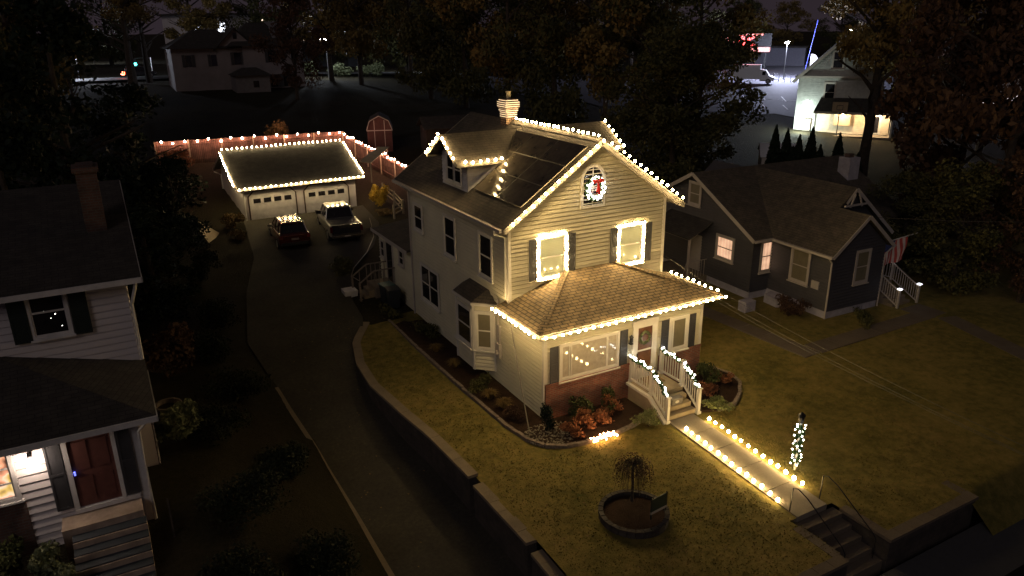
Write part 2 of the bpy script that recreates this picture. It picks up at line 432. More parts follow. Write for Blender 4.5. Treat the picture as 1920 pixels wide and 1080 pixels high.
# front walk with joints, the neighbour's walks
mb = MB()
ys_ = [-4.84, -6.0, -7.15, -8.4, -9.7, -11.08]
for a, b in zip(ys_[:-1], ys_[1:]):
    la = lambda y: 3.84+(y+5.06)*.062; ra = lambda y: 5.02+(y+5.3)*.05
    mb.hexa([(la(b), b+.012, -.95), (ra(b), b+.012, -.95), (ra(a), a-.012, -.95), (la(a), a-.012, -.95),
             (la(b), b+.012, -.70), (ra(b), b+.012, -.70), (ra(a), a-.012, -.70), (la(a), a-.012, -.70)])
tag(mb.build('front_walk', M['concrete'], bevel=.01), kind='structure')
def strip(name, pts, w, z, mat, h=.1):
    mb = MB()
    for (a, b) in zip(pts[:-1], pts[1:]):
        A = Vector((*a, z)); B = Vector((*b, z)); n = max(1, round((B-A).length/1.4)); d = (B-A)/n; g = d.normalized()*.012
        for i in range(n): mb.beam(A+d*i+g-Vector((0, 0, h/2)), A+d*(i+1)-g-Vector((0, 0, h/2)), w, h)
    return tag(mb.build(name, mat), kind='structure')
strip('side_walk', [(12.6, 4.2), (13.05, -3.5)], .95, -.70, M['old_walk'])
strip('house_walk', [(13.6, -3.05), (21.8, -3.0)], .95, -.703, M['old_walk'])
strip('step_walk', [(21.95, -1.9), (21.95, -3.4)], 1.5, -.697, M['old_walk'])
strip('street_walk', [(22.2, -3.7), (20.4, -9.6)], 1.05, -.706, M['old_walk'])
grid('sidewalk', lambda y: seq((-3.2, 60, 1.5)), [-14.9, -14.3, -13.7, -13.2], lambda x, y: -1.62, M['road'])
grid('street', lambda y: seq((-60, 90, 5)), [-26, -22, -18, -15.6], lambda x, y: -1.9, M['road'])

# ------------------------------------------------------------------ building helpers
def ob_(mb, o, u, n, a0, a1, b0, b1, c0, c1):
    o = Vector(o); u = Vector(u); n = Vector(n); z = Vector((0, 0, 1))
    q = lambda a, b, c: o+u*a+z*b+n*c
    P = [q(a0,b0,c0), q(a1,b0,c0), q(a1,b0,c1), q(a0,b0,c1), q(a0,b1,c0), q(a1,b1,c0), q(a1,b1,c1), q(a0,b1,c1)]
    if u.cross(n).z < 0: P = [P[1], P[0], P[3], P[2], P[5], P[4], P[7], P[6]]
    return mb.hexa(P)
def window(par, o, u, n, w, h, pane, trim=None, fr=.11, vert=(), horiz=(.5,), sill=True, name='window', label=None, depth=.05):
    trim = trim or M['white']; o = Vector(o)+Vector(n)*.04
    mb = MB()
    ob_(mb, o, u, n, -fr, 0, -fr, h+fr, 0, depth); ob_(mb, o, u, n, w, w+fr, -fr, h+fr, 0, depth)
    ob_(mb, o, u, n, 0, w, h, h+fr, 0, depth); ob_(mb, o, u, n, 0, w, -fr, 0, 0, depth)
    f = mb.build(name, trim, par)
    if label: f['label'] = label
    mb = MB(); s = .035
    for a, b in ((0, s), (w-s, w)): ob_(mb, o, u, n, a, b, 0, h, .0, .03)
    for a, b in ((0, s), (h-s, h)): ob_(mb, o, u, n, s, w-s, a, b, .0, .03)
    for k in horiz: ob_(mb, o, u, n, s, w-s, h*k-.025, h*k+.025, .0, .034)
    for k in vert: ob_(mb, o, u, n, w*k-.04, w*k+.04, s, h-s, .0, .038)
    mb.build('sash', trim, f)
    mb = MB(); ob_(mb, o, u, n, s*.5, w-s*.5, s*.5, h-s*.5, .002, .014); mb.build('pane', pane, f)
    if sill:
        mb = MB(); ob_(mb, o, u, n, -fr-.04, w+fr+.04, -fr-.05, -fr, 0, depth+.06); mb.build('sill', trim, f)
    return f
def shutter(par, o, u, n, w, h, mat, louvre=True):
    o = Vector(o)+Vector(n)*.038
    mb = MB(); ob_(mb, o, u, n, 0, w, 0, h, 0, .025)
    for a, b in ((0, .05), (w-.05, w)): ob_(mb, o, u, n, a, b, 0, h, .025, .04)
    for k in (0, .5, 1): c = max(0, min(h-.07, h*k-.035)); ob_(mb, o, u, n, .05, w-.05, c, c+.07, .025, .04)
    if louvre:
        z = .09
        while z < h-.1:
            if abs(z-h/2) > .07: ob_(mb, o, u, n, .05, w-.05, z, z+.018, .025, .036)
            z += .06
    return mb.build('shutter', mat, par)
def siding(mb, o, u, n, a0, a1, z0, z1, fa=None, fb=None, c=.16, proud=.04, rec=.018, gf=.22):
    """lapped boards on the vertical plane through o; fa/fb give the left/right limits at height z"""
    o = Vector(o); u = Vector(u); n = Vector(n); Z = Vector((0, 0, 1))
    fa = fa or (lambda z: a0); fb = fb or (lambda z: a1)
    z = z0; q = lambda a, zz, k: Vector((o.x, o.y, 0))+u*a+Z*zz+n*k
    if abs(n.x) > .5 and proud > .03: proud, rec, gf = .03, .012, .45
    gv = c*gf
    while z < z1-1e-4:
        t = min(z+c, z1); m_ = max(z, t-gv); A0, B0, A1, B1, A2, B2 = fa(z), fb(z), fa(m_), fb(m_), fa(t), fb(t)
        if B0-A0 > .02:
            if B1 < A1: A1 = B1 = (A1+B1)/2
            if B2 < A2: A2 = B2 = (A2+B2)/2
            mb.add([q(A0, z, proud), q(B0, z, proud), q(B1, m_, .006), q(A1, m_, .006)], [(0, 1, 2, 3)])
            mb.add([q(A1, m_, -rec), q(B1, m_, -rec), q(B2, t, -rec), q(A2, t, -rec)], [(0, 1, 2, 3)])
            mb.add([q(A0, z, -rec), q(B0, z, -rec), q(B0, z, proud), q(A0, z, proud)], [(0, 1, 2, 3)])
            mb.add([q(A1, m_, .006), q(B1, m_, .006), q(B1, m_, -rec), q(A1, m_, -rec)], [(0, 1, 2, 3)])
        z = t
    return mb
UX = Vector((1, 0, 0)); UY = Vector((0, 1, 0)); NX = Vector((-1, 0, 0)); NY = Vector((0, -1, 0))

# ================================================================== MAIN HOUSE
W = 7.3; PD = 2.57; BACK = 9.8; GZ = -.95
H = thing('decorated_house', 'two storey cream sided house outlined with warm string lights, enclosed brick faced porch', 'house', (0, 0, -.75), world=True)
xm = W/2; ZE = 6.40; ZR = 8.91; S = (ZR-ZE)/xm
zroof = lambda x: ZE+S*min(x, W-x)            # top of roof planes
# walls: core + lapped siding
core = MB()
core.extrude([(0.03, 0.03, GZ), (W-.03, .03, GZ), (W-.03, .03, ZE-.12), (xm, .03, ZR-.14), (.03, .03, ZE-.12)], (0, BACK-.06, 0))
siding(core, (0, 0, 0), UX, NY, 0, W, 2.9, ZR-.12, fa=lambda z: max(0, (z-(ZE-.12))/S), fb=lambda z: min(W, W-(z-(ZE-.12))/S))
siding(core, (0, BACK, 0), NY, NX, 0, BACK, GZ+.2, ZE-.1)
siding(core, (W, 0, 0), UY, UX, 0, BACK, GZ+.2, ZE-.1)
core.build('wall', M['siding'], H)
# enclosed porch
pc = MB(); pc.box(.03, W-.03, -PD+.03, .0, GZ, 2.72)
siding(pc, (0, 0, 0), NY, NX, 0, PD, GZ+.15, 2.72)
siding(pc, (W, -PD, 0), UY, UX, 0, PD, GZ+.15, 2.72)
siding(pc, (0, -PD, 0), UX, NY, 0, W, .72, 2.72)
pc.build('porch_wall', M['siding'], H)
b = MB()
b.box(.02, 3.72, -PD-.09, -PD+.03, GZ, .70); b.box(5.22, W-.02, -PD-.09, -PD+.03, GZ, .70)
b.box(3.72, 5.22, -PD-.05, -PD+.03, GZ, -.02)
b.build('brick_veneer', M['brick'], H)
b = MB(); b.box(.0, 3.74, -PD-.12, -PD+.02, .70, .745); b.box(5.2, W, -PD-.12, -PD+.02, .70, .745); b.build('brick_ledge', M['brick'], H)
# corner boards
def each(name, mat, par, *boxes):
    for bx in boxes: g = MB(); g.box(*bx); o = g.build(name, mat, par)
    return o
for x in (0, W):
    s_ = -1 if x == 0 else 1
    each('corner_board', M['white'], H, (min(x, x+s_*.03), max(x, x+s_*.03), -.035, .1, 2.9, ZE-.1), (min(x-s_*.1, x), max(x-s_*.1, x), -.038, -.0, 2.9, ZE-.1),
         (min(x, x+s_*.03), max(x, x+s_*.03), -PD-.035, -PD+.1, .75, 2.6), (min(x-s_*.1, x), max(x-s_*.1, x), -PD-.038, -PD, .75, 2.6))
each('corner_board', M['white'], H, (-.03, 0, BACK-.1, BACK+.03, GZ, ZE-.1))
# main roof
O = .60; E_ = .48; zE = ZE-E_*S; YB = BACK+.6
r = MB()
r.slab([(-E_, -O, zE), (xm, -O, ZR), (xm, YB, ZR), (-E_, YB, zE)][::-1], .07)
r.slab([(W+E_, -O, zE), (W+E_, YB, zE), (xm, YB, ZR), (xm, -O, ZR)][::-1], .07)
roof = r.build('roof', M['shingle_grey'], H)
s_ = MB()
s_.slab([(-E_+.02, -O+.02, zE-.075), (xm, -O+.02, ZR-.075), (xm, YB-.02, ZR-.075), (-E_+.02, YB-.02, zE-.075)][::-1], .05)
s_.slab([(W+E_-.02, -O+.02, zE-.075), (W+E_-.02, YB-.02, zE-.075), (xm, YB-.02, ZR-.075), (xm, -O+.02, ZR-.075)][::-1], .05)
for y in (-O-.012, YB+.012):
    for sx in (0, 1):
        A = Vector((-E_ if sx == 0 else W+E_, y, zE-.10)); B_ = Vector((xm, y, ZR-.10))
        s_.beam(A, B_, .03, .19)
s_.box(-E_-.025, -E_, -O, YB, zE-.17, zE-.01); s_.box(W+E_, W+E_+.025, -O, YB, zE-.17, zE-.01)
s_.build('fascia', M['gutter'], H)
# ridge cap
rc = MB(); rc.extrude([(xm-.14, -O, ZR-.07), (xm, -O, ZR+.035), (xm+.14, -O, ZR-.07)], (0, YB+O, 0)); rc.build('ridge_cap', M['shingle_grey'], roof)
# gutters and downspouts
g = MB(); g.box(-E_-.14, -E_-.03, -O+.1, YB-.05, zE-.13, zE-.02); gut = g.build('gutter', M['grey_trim'], H)
g = MB(); g.box(W+E_+.03, W+E_+.14, -O+.1, YB-.05, zE-.13, zE-.02); g.build('gutter', M['grey_trim'], H)
g = MB()
g.tube([(-E_-.08, .05, zE-.12), (-E_-.08, .05, zE-.28), (-.08, .08, zE-.5), (-.08, .08, 3.2)], .045, 6)
g.build('downspout', M['white'], H)
g = MB(); g.tube([(-E_-.08, BACK-.1, zE-.12), (-.08, BACK-.1, zE-.5), (-.08, BACK-.1, -.7)], .045, 6); g.build('downspout', M['grey_trim'], H)
g = MB(); g.tube([(-.4, -PD-.3, 2.7), (-.07, -PD-.07, 2.5), (-.07, -PD-.07, -.65)], .04, 6); g.build('downspout', M['white'], H)
# porch hip roof
q_ = .47; hp = 2.91; py = -PD-q_; SL = .33; tw = hp+SL*(PD+q_)
xl_ = -q_+(PD+q_)*1.0; k0 = hp+SL*q_
A = (-q_, py, hp); Bq = (W+q_, py, hp); L0 = (-q_, .25, hp); R0 = (W+q_, .25, hp)
TL = (xl_, -.001, tw); TR = (W-xl_+0, -.001, tw)
r = MB()
r.slab([A, Bq, TR, TL], .07)
r.slab([A, TL, (0-.001, 0, k0), (-.001, .25, k0), L0], .07)
r.slab([Bq, R0, (W+.001, .25, k0), (W+.001, 0, k0), TR], .07)
pr = r.build('porch_roof', M['shingle'], H)
r = MB()
r.box(-q_-.02, W+q_+.02, py-.03, py, hp-.16, hp-.0); r.box(-q_-.03, -q_, py, .24, hp-.16, hp); r.box(W+q_, W+q_+.03, py, .24, hp-.16, hp)
r.box(-q_, W+q_, py, -PD, hp-.19, hp-.165); r.box(-q_, 0, -PD, .24, hp-.19, hp-.165); r.box(W, W+q_, -PD, .24, hp-.19, hp-.165)
r.build('porch_fascia', M['gutter'], H)
r = MB()
r.beam(Vector(A)+Vector((0, 0, .03)), Vector(TL)+Vector((0, 0, .03)), .22, .03); r.build('hip_cap', M['shingle'], pr)
r = MB(); r.beam(Vector(Bq)+Vector((0, 0, .03)), Vector(TR)+Vector((0, 0, .03)), .22, .03); r.build('hip_cap', M['shingle'], pr)
g = MB(); g.box(-q_, W+q_, py-.14, py-.035, hp-.13, hp-.03); g.build('gutter', M['gutter'], H)
# solar panels on the left slope
def on_slope(x, y, up): return (x-S*up/math.sqrt(1+S*S), y, ZE+S*x+up/math.sqrt(1+S*S))
mbp = MB(); fr_ = MB()
def panel(x0, x1, y0, y1):
    top = [on_slope(x0, y0, .13), on_slope(x1, y0, .13), on_slope(x1, y1, .13), on_slope(x0, y1, .13)]
    mbp.slab(top[::-1], .03)
    e = .02
    for p, q2 in ((top[0], top[1]), (top[1], top[2]), (top[2], top[3]), (top[3], top[0])):
        fr_.beam(Vector(p)-Vector((0, 0, .012)), Vector(q2)-Vector((0, 0, .012)), .02, .04)
ups = [(.38, 1.30), (1.32, 2.24), (2.26, 3.18)]
for (x0, x1) in ups:
    for k in range(2):
        y0 = -.42+k*1.89
        if True: panel(x0, x1, y0, y0+1.87)
panel(2.26, 3.18, 3.36, 4.9)
sp = mbp.build('solar_panel', M['solar'], roof); fr_.build('panel_frame', M['panel_frame'], sp)
# dormers
def dormer(side):
    X = (lambda x: x) if side < 0 else (lambda x: W-x)
    yd = 4.97; wd = 1.52; zp = 8.76; ze = 7.78; xf = .22; xo = -.37
    sd = (zp-ze)/wd; wf = 1.22; zt = ze+sd*(wd-wf)-.1
    flip = side > 0
    xr_ = lambda z: (z-ZE)/S
    w = MB()
    zb = ZE+S*xf-.1
    P = [(X(xf), yd-wf, zb), (X(xf), yd+wf, zb), (X(xf), yd+wf, zt), (X(xf), yd, zp-.12), (X(xf), yd-wf, zt)]
    w.extrude(P if not flip else P[::-1], (side*-1*0+(3.0 if not flip else -3.0), 0, 0))
    u_ = Vector((0, -1, 0)) if not flip else Vector((0, 1, 0)); n_ = NX if not flip else UX
    siding(w, (X(xf), yd, 0), u_, n_, -wf, wf, zb+.1, zp-.12, fa=lambda z: -wf if z < zt else -(zp-.12-z)/sd, fb=lambda z: wf if z < zt else (zp-.12-z)/sd)
    ux = UX if not flip else -UX
    siding(w, (X(xf), yd-wf, 0), ux, NY, 0, 2, zb+.1, zt, fb=lambda z: max(0, xr_(z)-xf))
    siding(w, (X(xf), yd+wf, 0), ux, UY, 0, 2, zb+.1, zt, fb=lambda z: max(0, xr_(z)-xf))
    d = w.build('dormer', M['siding'] if flip else M['white_old'], H)
    r = MB()
    xe = xr_(ze); xpk = xr_(zp)
    for sy in (-1, 1):
        poly = [(X(xo), yd+sy*wd, ze), (X(xe), yd+sy*wd, ze), (X(xpk), yd, zp), (X(xo), yd, zp)]
        r.slab(poly if (sy < 0) != flip else poly[::-1], .06)
    r.build('dormer_roof', M['shingle_grey'], d)
    r = MB()
    for sy in (-1, 1):
        r.beam((X(xo)-(.012 if not flip else -.012), yd+sy*wd, ze-.07), (X(xo)-(.012 if not flip else -.012), yd, zp-.07), .03, .15)
        r.box(min(X(xo), X(xe)), max(X(xo), X(xe)), yd+sy*wd-.015+sy*.02, yd+sy*wd+.015+sy*.02, ze-.14, ze-.0)
    r.build('dormer_fascia', M['gutter'], d)
    window(d, (X(xf), yd+(.62 if not flip else -1.05), zb+.35), u_, n_, .62, 1.05, M['glass_dark'], fr=.08)
    window(d, (X(xf), yd+(-.1 if not flip else -.33), zb+.35), u_, n_, .62, 1.05, M['glass_dark'], fr=.08)
dormer(-1); dormer(1)
# chimney
c = MB(); c.box(3.36, 3.86, 6.2, 6.75, 7.6, 9.3); c.box(3.32, 3.90, 6.16, 6.79, 9.3, 9.45); c.box(3.27, 3.95, 6.11, 6.84, 9.45, 9.72); c.box(3.32, 3.90, 6.16, 6.79, 9.72, 9.84)
ch = c.build('chimney', M['brick_pale'], H)
c = MB(); c.lathe((3.61, 6.47, 9.84), [(.10, 0), (.10, .27), (.12, .29), (.12, .34)], 14); c.build('flue_pot', M['wood_pale'], ch)
# rear lower addition + back steps
c = MB(); c.box(.03, 5.5, BACK, 14.7, GZ, 2.5); siding(c, (0, 14.7, 0), NY, NX, 0, 4.9, GZ+.2, 2.5)
ra_ = c.build('rear_addition', M['siding'], H)
c = MB(); c.slab([(-.3, BACK, 2.62), (5.8, BACK, 3.3), (5.8, 15.0, 3.3), (-.3, 15.0, 2.62)], .1); c.build('addition_roof', M['shingle_grey'], ra_)
c = MB(); c.box(-.34, -.3, BACK, 15.0, 2.45, 2.6); c.box(-.34, 0, 14.98, 15.04, 2.45, 2.62); c.build('addition_fascia', M['grey_trim'], ra_)
window(ra_, (0, 11.55, 1.5), NY, NX, .55, .7, M['glass_dark'], M['grey_trim'], fr=.08)
window(ra_, (0, 14.35, 1.2), NY, NX, .5, .85, M['glass_dark'], M['grey_trim'], fr=.08)
d_ = MB(); ob_(d_, (0, 13.5, .1), NY, NX, 0, .85, 0, 2.05, 0, .05); d_.build('back_door', M['glass_dark'], ra_)
d_ = MB(); ob_(d_, (0, 13.5, .1), NY, NX, -.09, 0, 0, 2.15, 0, .06); ob_(d_, (0, 13.5, .1), NY, NX, .85, .94, 0, 2.15, 0, .06); ob_(d_, (0, 13.5, .1), NY, NX, 0, .85, 2.05, 2.15, 0, .06); d_.build('door_frame', M['grey_trim'], ra_)
bs_ = MB(); bs_.box(-1.15, -.02, 12.4, 13.8, -.7, .08)
for k in range(3): bs_.box(-1.15-.28*(k+1), -1.15-.28*k, 12.6, 13.6, -.7, .08-.19*(k+1))
st_ = bs_.build('back_steps', M['block'], H)
for y in (12.45, 13.75):
    rl = MB(); rl.beam((-1.15, y, 1.0), (-.02, y, 1.0), .06); rl.beam((-1.95, y, .45), (-1.15, y, 1.0), .06)
    for x in (-.15, -.4, -.65, -.9, -1.15): rl.beam((x, y, .08), (x, y, 1.0), .035)
    rl.beam((-1.95, y, -.6), (-1.95, y, .5), .09); rl.beam((-1.55, y, -.3), (-1.55, y, .72), .035)
    rl.build('railing', M['edging'], st_)
# bay window on the left side
bay = MB(); bp = [(0, 3.95), (-.65, 3.3), (-.65, 1.75), (0, 1.12)]
bay.extrude([(0, 3.95, -.25), (-.62, 3.3, -.25), (-.62, 1.75, -.25), (0, 1.14, -.25)], (0, 0, 2.8))
def face2(p, q):
    p = Vector((*p, 0)); q = Vector((*q, 0)); u = (q-p).normalized(); n = Vector((u.y, -u.x, 0))
    if n.x > 0: n = -n
    return p, u, n, (q-p).length
for a_, b_ in zip(bp[:-1], bp[1:]):
    p, u, n, L = face2(a_, b_)
    siding(bay, p, u, n, .02, L-.02, -.25, .62); siding(bay, p, u, n, .02, L-.02, 2.3, 2.55)
BY = bay.build('bay_window', M['siding'], H)
for a_, b_ in zip(bp[:-1], bp[1:]):
    p, u, n, L = face2(a_, b_)
    w_ = L-.34
    window(BY, p+u*.17+Vector((0, 0, .75)), u, n, w_, 1.45, M['curtain_dim'] if L < 1 else M['glass_dark'], fr=.12, depth=.06)
    for e0, e1 in ((-.02, .05), (L-.05, L+.02)): tr = MB(); ob_(tr, p, u, n, e0, e1, -.25, 2.55, .0, .07); tr.build('corner_trim', M['white'], BY)
c = MB(); c.extrude([(0, 4.15, 2.55), (-.82, 3.4, 2.55), (-.82, 1.65, 2.55), (0, .85, 2.55)], (0, 0, .11)); c.build('bay_cornice', M['white'], BY)
c = MB()
e1, e2, e3, e4 = (0, 4.1, 2.67), (-.78, 3.37, 2.67), (-.78, 1.68, 2.67), (0, .9, 2.67); t1, t2 = (-.001, 3.3, 3.1), (-.001, 1.7, 3.1)
c.add([e1, e2, e3, e4, t1, t2], [(1, 2, 5, 4), (0, 1, 4), (2, 3, 5), (3, 2, 1, 0), (0, 4, 5, 3)]); c.build('bay_roof', M['shingle_grey'], BY)
# side windows, left wall
for y, z, w_, h_ in ((2.25, 3.62, .98, 1.62), (5.62, 3.6, 1.0, 1.62), (9.1, 3.95, .9, 1.1)):
    window(H, (0, y, z), NY, NX, w_, h_, M['glass_dark'])
window(H, (0, 8.6, .62), NY, NX, 1.95, 1.62, M['glass_dark'], vert=(.5,))
for y in (2.0, 5.2, 8.2): window(H, (W, y-.5, 3.6), UY, UX, 1.0, 1.62, M['glass_dark'])
# front upper windows with shutters
fw = {}
for k, (x0, x1) in enumerate(((1.34, 2.40), (5.06, 6.10))):
    z0 = 3.86 if k == 0 else 3.80
    fw[k] = (x0, x1, z0, z0+1.46)
    window(H, (x0, 0, z0), UX, NY, x1-x0, 1.46, M['blind'], fr=.13)
    shutter(H, (x0-.5, 0-.001, z0-.1), UX, NY, .34, 1.62, M['shutter']).location.y -= .02
    shutter(H, (x1+.17, 0-.001, z0-.1), UX, NY, .34, 1.62, M['shutter']).location.y -= .02
# arched attic window
def archpts(cx, zb, zt, hw, y, n=14):
    zc = zt-hw
    pts = [(cx-hw, y, zb), (cx+hw, y, zb)]
    for i in range(n+1):
        a = math.pi*i/n; pts.append((cx+hw*math.cos(a), y, zc+hw*math.sin(a)))
    return pts
ac = 3.67
f_ = MB()
o_ = archpts(ac, 6.27, 7.93, .56, -.075); i_ = archpts(ac, 6.38, 7.82, .44, -.075); n_ = len(o_)
V = o_+i_+[(p[0], -.0, p[2]) for p in o_]+[(p[0], -.0, p[2]) for p in i_]
Fc = []
for k in range(n_):
    j = (k+1) % n_
    Fc += [(k, j, n_+j, n_+k), (k, 2*n_+k, 2*n_+j, j), (n_+k, n_+j, 3*n_+j, 3*n_+k)]
f_.add(V, Fc); af = f_.build('arched_window', M['white'], H)
g_ = MB(); g_.extrude(archpts(ac, 6.38, 7.82, .44, -.03), (0, .02, 0)); g_.build('pane', M['glass_dark'], af)
g_ = MB(); g_.box(ac-.44, ac+.44, -.05, -.031, 7.0, 7.04); g_.box(ac-.015, ac+.015, -.052, -.031, 6.38, 7.8); g_.build('muntin', M['white'], af)
# porch front: picture window, right window, shutters
PW = window(H, (.70, -PD, .84), UX, NY, 2.42, 1.25, M['curtain'], fr=.11, vert=(.14, .16, .82), horiz=())
dk = MB(); ob_(dk, (.70, -PD, .84), UX, NY, .05, .31, .05, 1.2, .015, .02); dk.build('pane', M['curtain_dim'], PW)
dk = MB(); ob_(dk, (.70, -PD, .84), UX, NY, 2.03, 2.37, .05, 1.2, .015, .02); dk.build('pane', M['glass_dark'], PW)
shutter(H, (.2, -PD-.024, .76), UX, NY, .34, 1.4, M['shutter']); shutter(H, (3.27, -PD-.024, .76), UX, NY, .33, 1.4, M['shutter'])
window(H, (5.72, -PD, .88), UX, NY, .74, 1.2, M['curtain_dim'], fr=.13, horiz=(), vert=(.12,))
shutter(H, (5.23, -PD-.024, .76), UX, NY, .34, 1.4, M['shutter']); shutter(H, (6.63, -PD-.024, .76), UX, NY, .3, 1.4, M['shutter'])
# front door with storm door
dx0, dx1 = 3.98, 4.86
f_ = MB(); y0 = -PD-.04
for a, b_ in ((dx0-.13, dx0), (dx1, dx1+.13)): f_.box(a, b_, y0-.07, y0, .0, 2.32)
f_.box(dx0-.16, dx1+.16, y0-.08, y0, 2.2, 2.42); f_.box(dx0-.13, dx1+.13, y0-.1, y0, -.02, .03)
DR = f_.build('front_door', M['white'], H)
f_ = MB(); f_.box(dx0, dx1, y0-.03, y0-.005, .03, 2.2); f_.build('door_leaf', M['wood_door'], DR)
f_ = MB()
for a, b_, c0, c1 in ((dx0, dx0+.1, .03, 2.2), (dx1-.1, dx1, .03, 2.2), (dx0+.1, dx1-.1, .03, .42), (dx0+.1, dx1-.1, 2.1, 2.2), (dx0+.1, dx1-.1, 1.13, 1.19)):
    f_.box(a, b_, y0-.065, y0-.04, c0, c1)
f_.build('storm_door', M['white'], DR)
f_ = MB(); f_.box(dx0+.06, dx0+.09, y0-.11, y0-.066, .95, 1.08); f_.build('door_handle', M['black'], DR)
# house numbers plate + wall lantern beside the door
f_ = MB(); f_.box(3.66, 3.78, y0-.16, y0-.02, 1.55, 1.6); f_.lathe((3.72, y0-.12, 1.62), [(.03, 0), (.06, .03), (.06, .2), (.09, .22), (.01, .32)], 8)
tag(f_.build('wall_lantern', M['black']), 'unlit black wall lantern beside the porch front door', 'lantern')
# front steps with railings
fs = MB()
fs.box(3.72, 5.25, -4.02, -PD-.03, GZ, -.0)
for k in range(3): fs.box(3.75, 5.2, -4.02-.27*(k+1), -4.02-.27*k, GZ, -.185*(k+1))
FS = fs.build('front_steps', M['tread'], H, bevel=.012)
ms = MB(); ms.box(4.2, 4.95, -3.35, -2.72, .0, .02); tag(ms.build('doormat', M['doormat']), 'brown coir doormat on the landing before the front door', 'doormat')
ms = MB(); ms.box(4.32, 4.82, -4.52, -4.3, -.37, -.14); ms.box(4.30, 4.84, -4.54, -4.28, -.14, -.12)
pk = ms.build('parcel', M['cardboard']); tag(pk, 'small grey parcel with a pale oval label standing on the front steps', 'parcel')
ms = MB(); ms.lathe((0, 0, 0), [(.09, 0), (.09, .006)], 16)
lb = ms.build('parcel_label', M['white'], pk); lb.matrix_local = Matrix.Translation((4.55, -4.522, -.25)) @ Matrix.Rotation(math.pi/2, 4, 'X') @ Matrix.Diagonal((1, .6, 1, 1))
def railing(x):
    P0 = Vector((x, -PD-.14, 0)); P1 = Vector((x, -3.95, 0)); P2 = Vector((x, -4.9, -.72))
    rr = MB()
    rr.beam(P0+Vector((0, 0, .92)), P1+Vector((0, 0, .92)), .07, .06); rr.beam(P1+Vector((0, 0, .92)), P2+Vector((0, 0, .92)), .07, .06)
    rr.beam(P0+Vector((0, 0, .12)), P1+Vector((0, 0, .12)), .06, .07); rr.beam(P1+Vector((0, 0, .14)), P2+Vector((0, 0, .16)), .06, .07)
    rl = rr.build('railing', M['white'], H)
    bb = MB()
    for k in range(1, 9):
        p = P0.lerp(P1, k/9); bb.beam(p+Vector((0, 0, .14)), p+Vector((0, 0, .9)), .035)
    for k in range(1, 8):
        p = P1.lerp(P2, k/8); bb.beam(p+Vector((0, 0, .17)), p+Vector((0, 0, .9)), .035)
    bb.build('balusters', M['white'], rl)
    for p in (P0, P1, P2):
        pp = MB(); pp.beam(p+Vector((0, 0, -.02)), p+Vector((0, 0, 1.0)), .11, .11); pp.box(p.x-.085, p.x+.085, p.y-.085, p.y+.085, p.z+1.0, p.z+1.03)
        pp.box(p.x-.06, p.x+.06, p.y-.06, p.y+.06, p.z+1.03, p.z+1.06); pp.box(p.x-.085, p.x+.085, p.y-.085, p.y+.085, p.z-.02, p.z+.08)
        pp.build('post', M['white'], rl)
    return [P0, P1, P2]
RL = railing(3.78); RR = railing(5.24)
pp = MB(); pp.beam((3.66, -PD-.1, -.06), (3.66, -4.0, -.06), .14, .1); pp.beam((3.66, -4.0, -.06), (3.66, -4.95, -.72), .14, .1); pp.build('stringer', M['white'], H)
# satellite/meter box on the left porch side
ms = MB(); ms.box(-.16, -.03, .55, .85, .55, 1.15); ms.box(-.12, -.03, .6, .8, 1.15, 1.9); ms.tube([(-.1, .7, 1.9), (-.1, .7, 3.0)], .03, 6); ms.lathe((-.18, .7, .72), [(.0, 0), (.09, 0), (.09, .12), (0, .12)], 10)
ms.build('meter_box', M['grey_trim'], H)

# ================================================================== STRING LIGHTS
_bm = {}
def bulb_mesh(mat, r):
    k = (mat, r)
    if k not in _bm:
        mb = MB(); mb.ball((0, 0, 0), (r, r, r*1.1), 8, 5)
        me = bpy.data.meshes.new('bulb'); me.from_pydata(mb.v, [], mb.f); me.materials.append(M[mat])
        me.polygons.foreach_set('use_smooth', [True]*len(me.polygons)); _bm[k] = me
    return _bm[k]
def along(pts, step, first=0.):
    out = []; pts = [Vector(p) for p in pts]; d = first
    for a, b in zip(pts[:-1], pts[1:]):
        L = (b-a).length
        while d <= L+1e-6: out.append(a+(b-a)*(d/L)); d += step
        d -= L
    return out
def string(label, pts, step=.33, mat='bulb_warm', r=.047, group='string lights along the roof and gutter edges', cable='cable', jit=.02, lift=(0, 0, 0), cat='string lights', name='string_lights', pos=None, cr=.008):
    pts = [Vector(p) for p in pts]
    root = thing(name, label, cat, tuple(pts[0]), group=group, world=True)
    cb = MB(); cb.tube(pts, cr, 5); cb.build('cable', M[cable], root)
    bp_ = [Vector(p) for p in pos] if pos else along(pts, step, step*.3)
    me = bulb_mesh(mat, r)
    for p in bp_:
        o = bpy.data.objects.new('bulb', me); COL.objects.link(o); o.parent = root
        q = p+Vector(lift)+Vector([rnd.uniform(-jit, jit) for _ in range(3)])-pts[0]
        o.location = q; k_ = rnd.uniform(.86, 1.08); o.scale = (k_, k_, k_*rnd.uniform(.95, 1.15)); o.rotation_euler = (rnd.uniform(-.5, .5), rnd.uniform(-.5, .5), 0)
    return root
up = .085
string('straight row of warm bulbs along the main roof ridge behind the chimney', [(xm, 5.95, ZR+.05), (xm, -O, ZR+.05)], .345, lift=(0, 0, up))
string('long diagonal row of warm bulbs on the left rake of the front gable', [(xm, -O-.05, ZR-.03), (-E_, -O-.05, zE-.03)], .33, lift=(0, -.15, .07))
string('long diagonal row of warm bulbs on the right rake of the front gable', [(xm+.3, -O-.05, ZR-.03-.3*S), (W+E_, -O-.05, zE-.03)], .33, lift=(0, -.06, .15))
yd, wd, zp, ze, xo = 4.97, 1.52, 8.76, 7.78, -.40
string('short row of warm bulbs on the far rake of the left dormer', [(xo, yd, zp+.02), (xo, yd+wd, ze+.02)], .33, lift=(-.02, 0, .04))
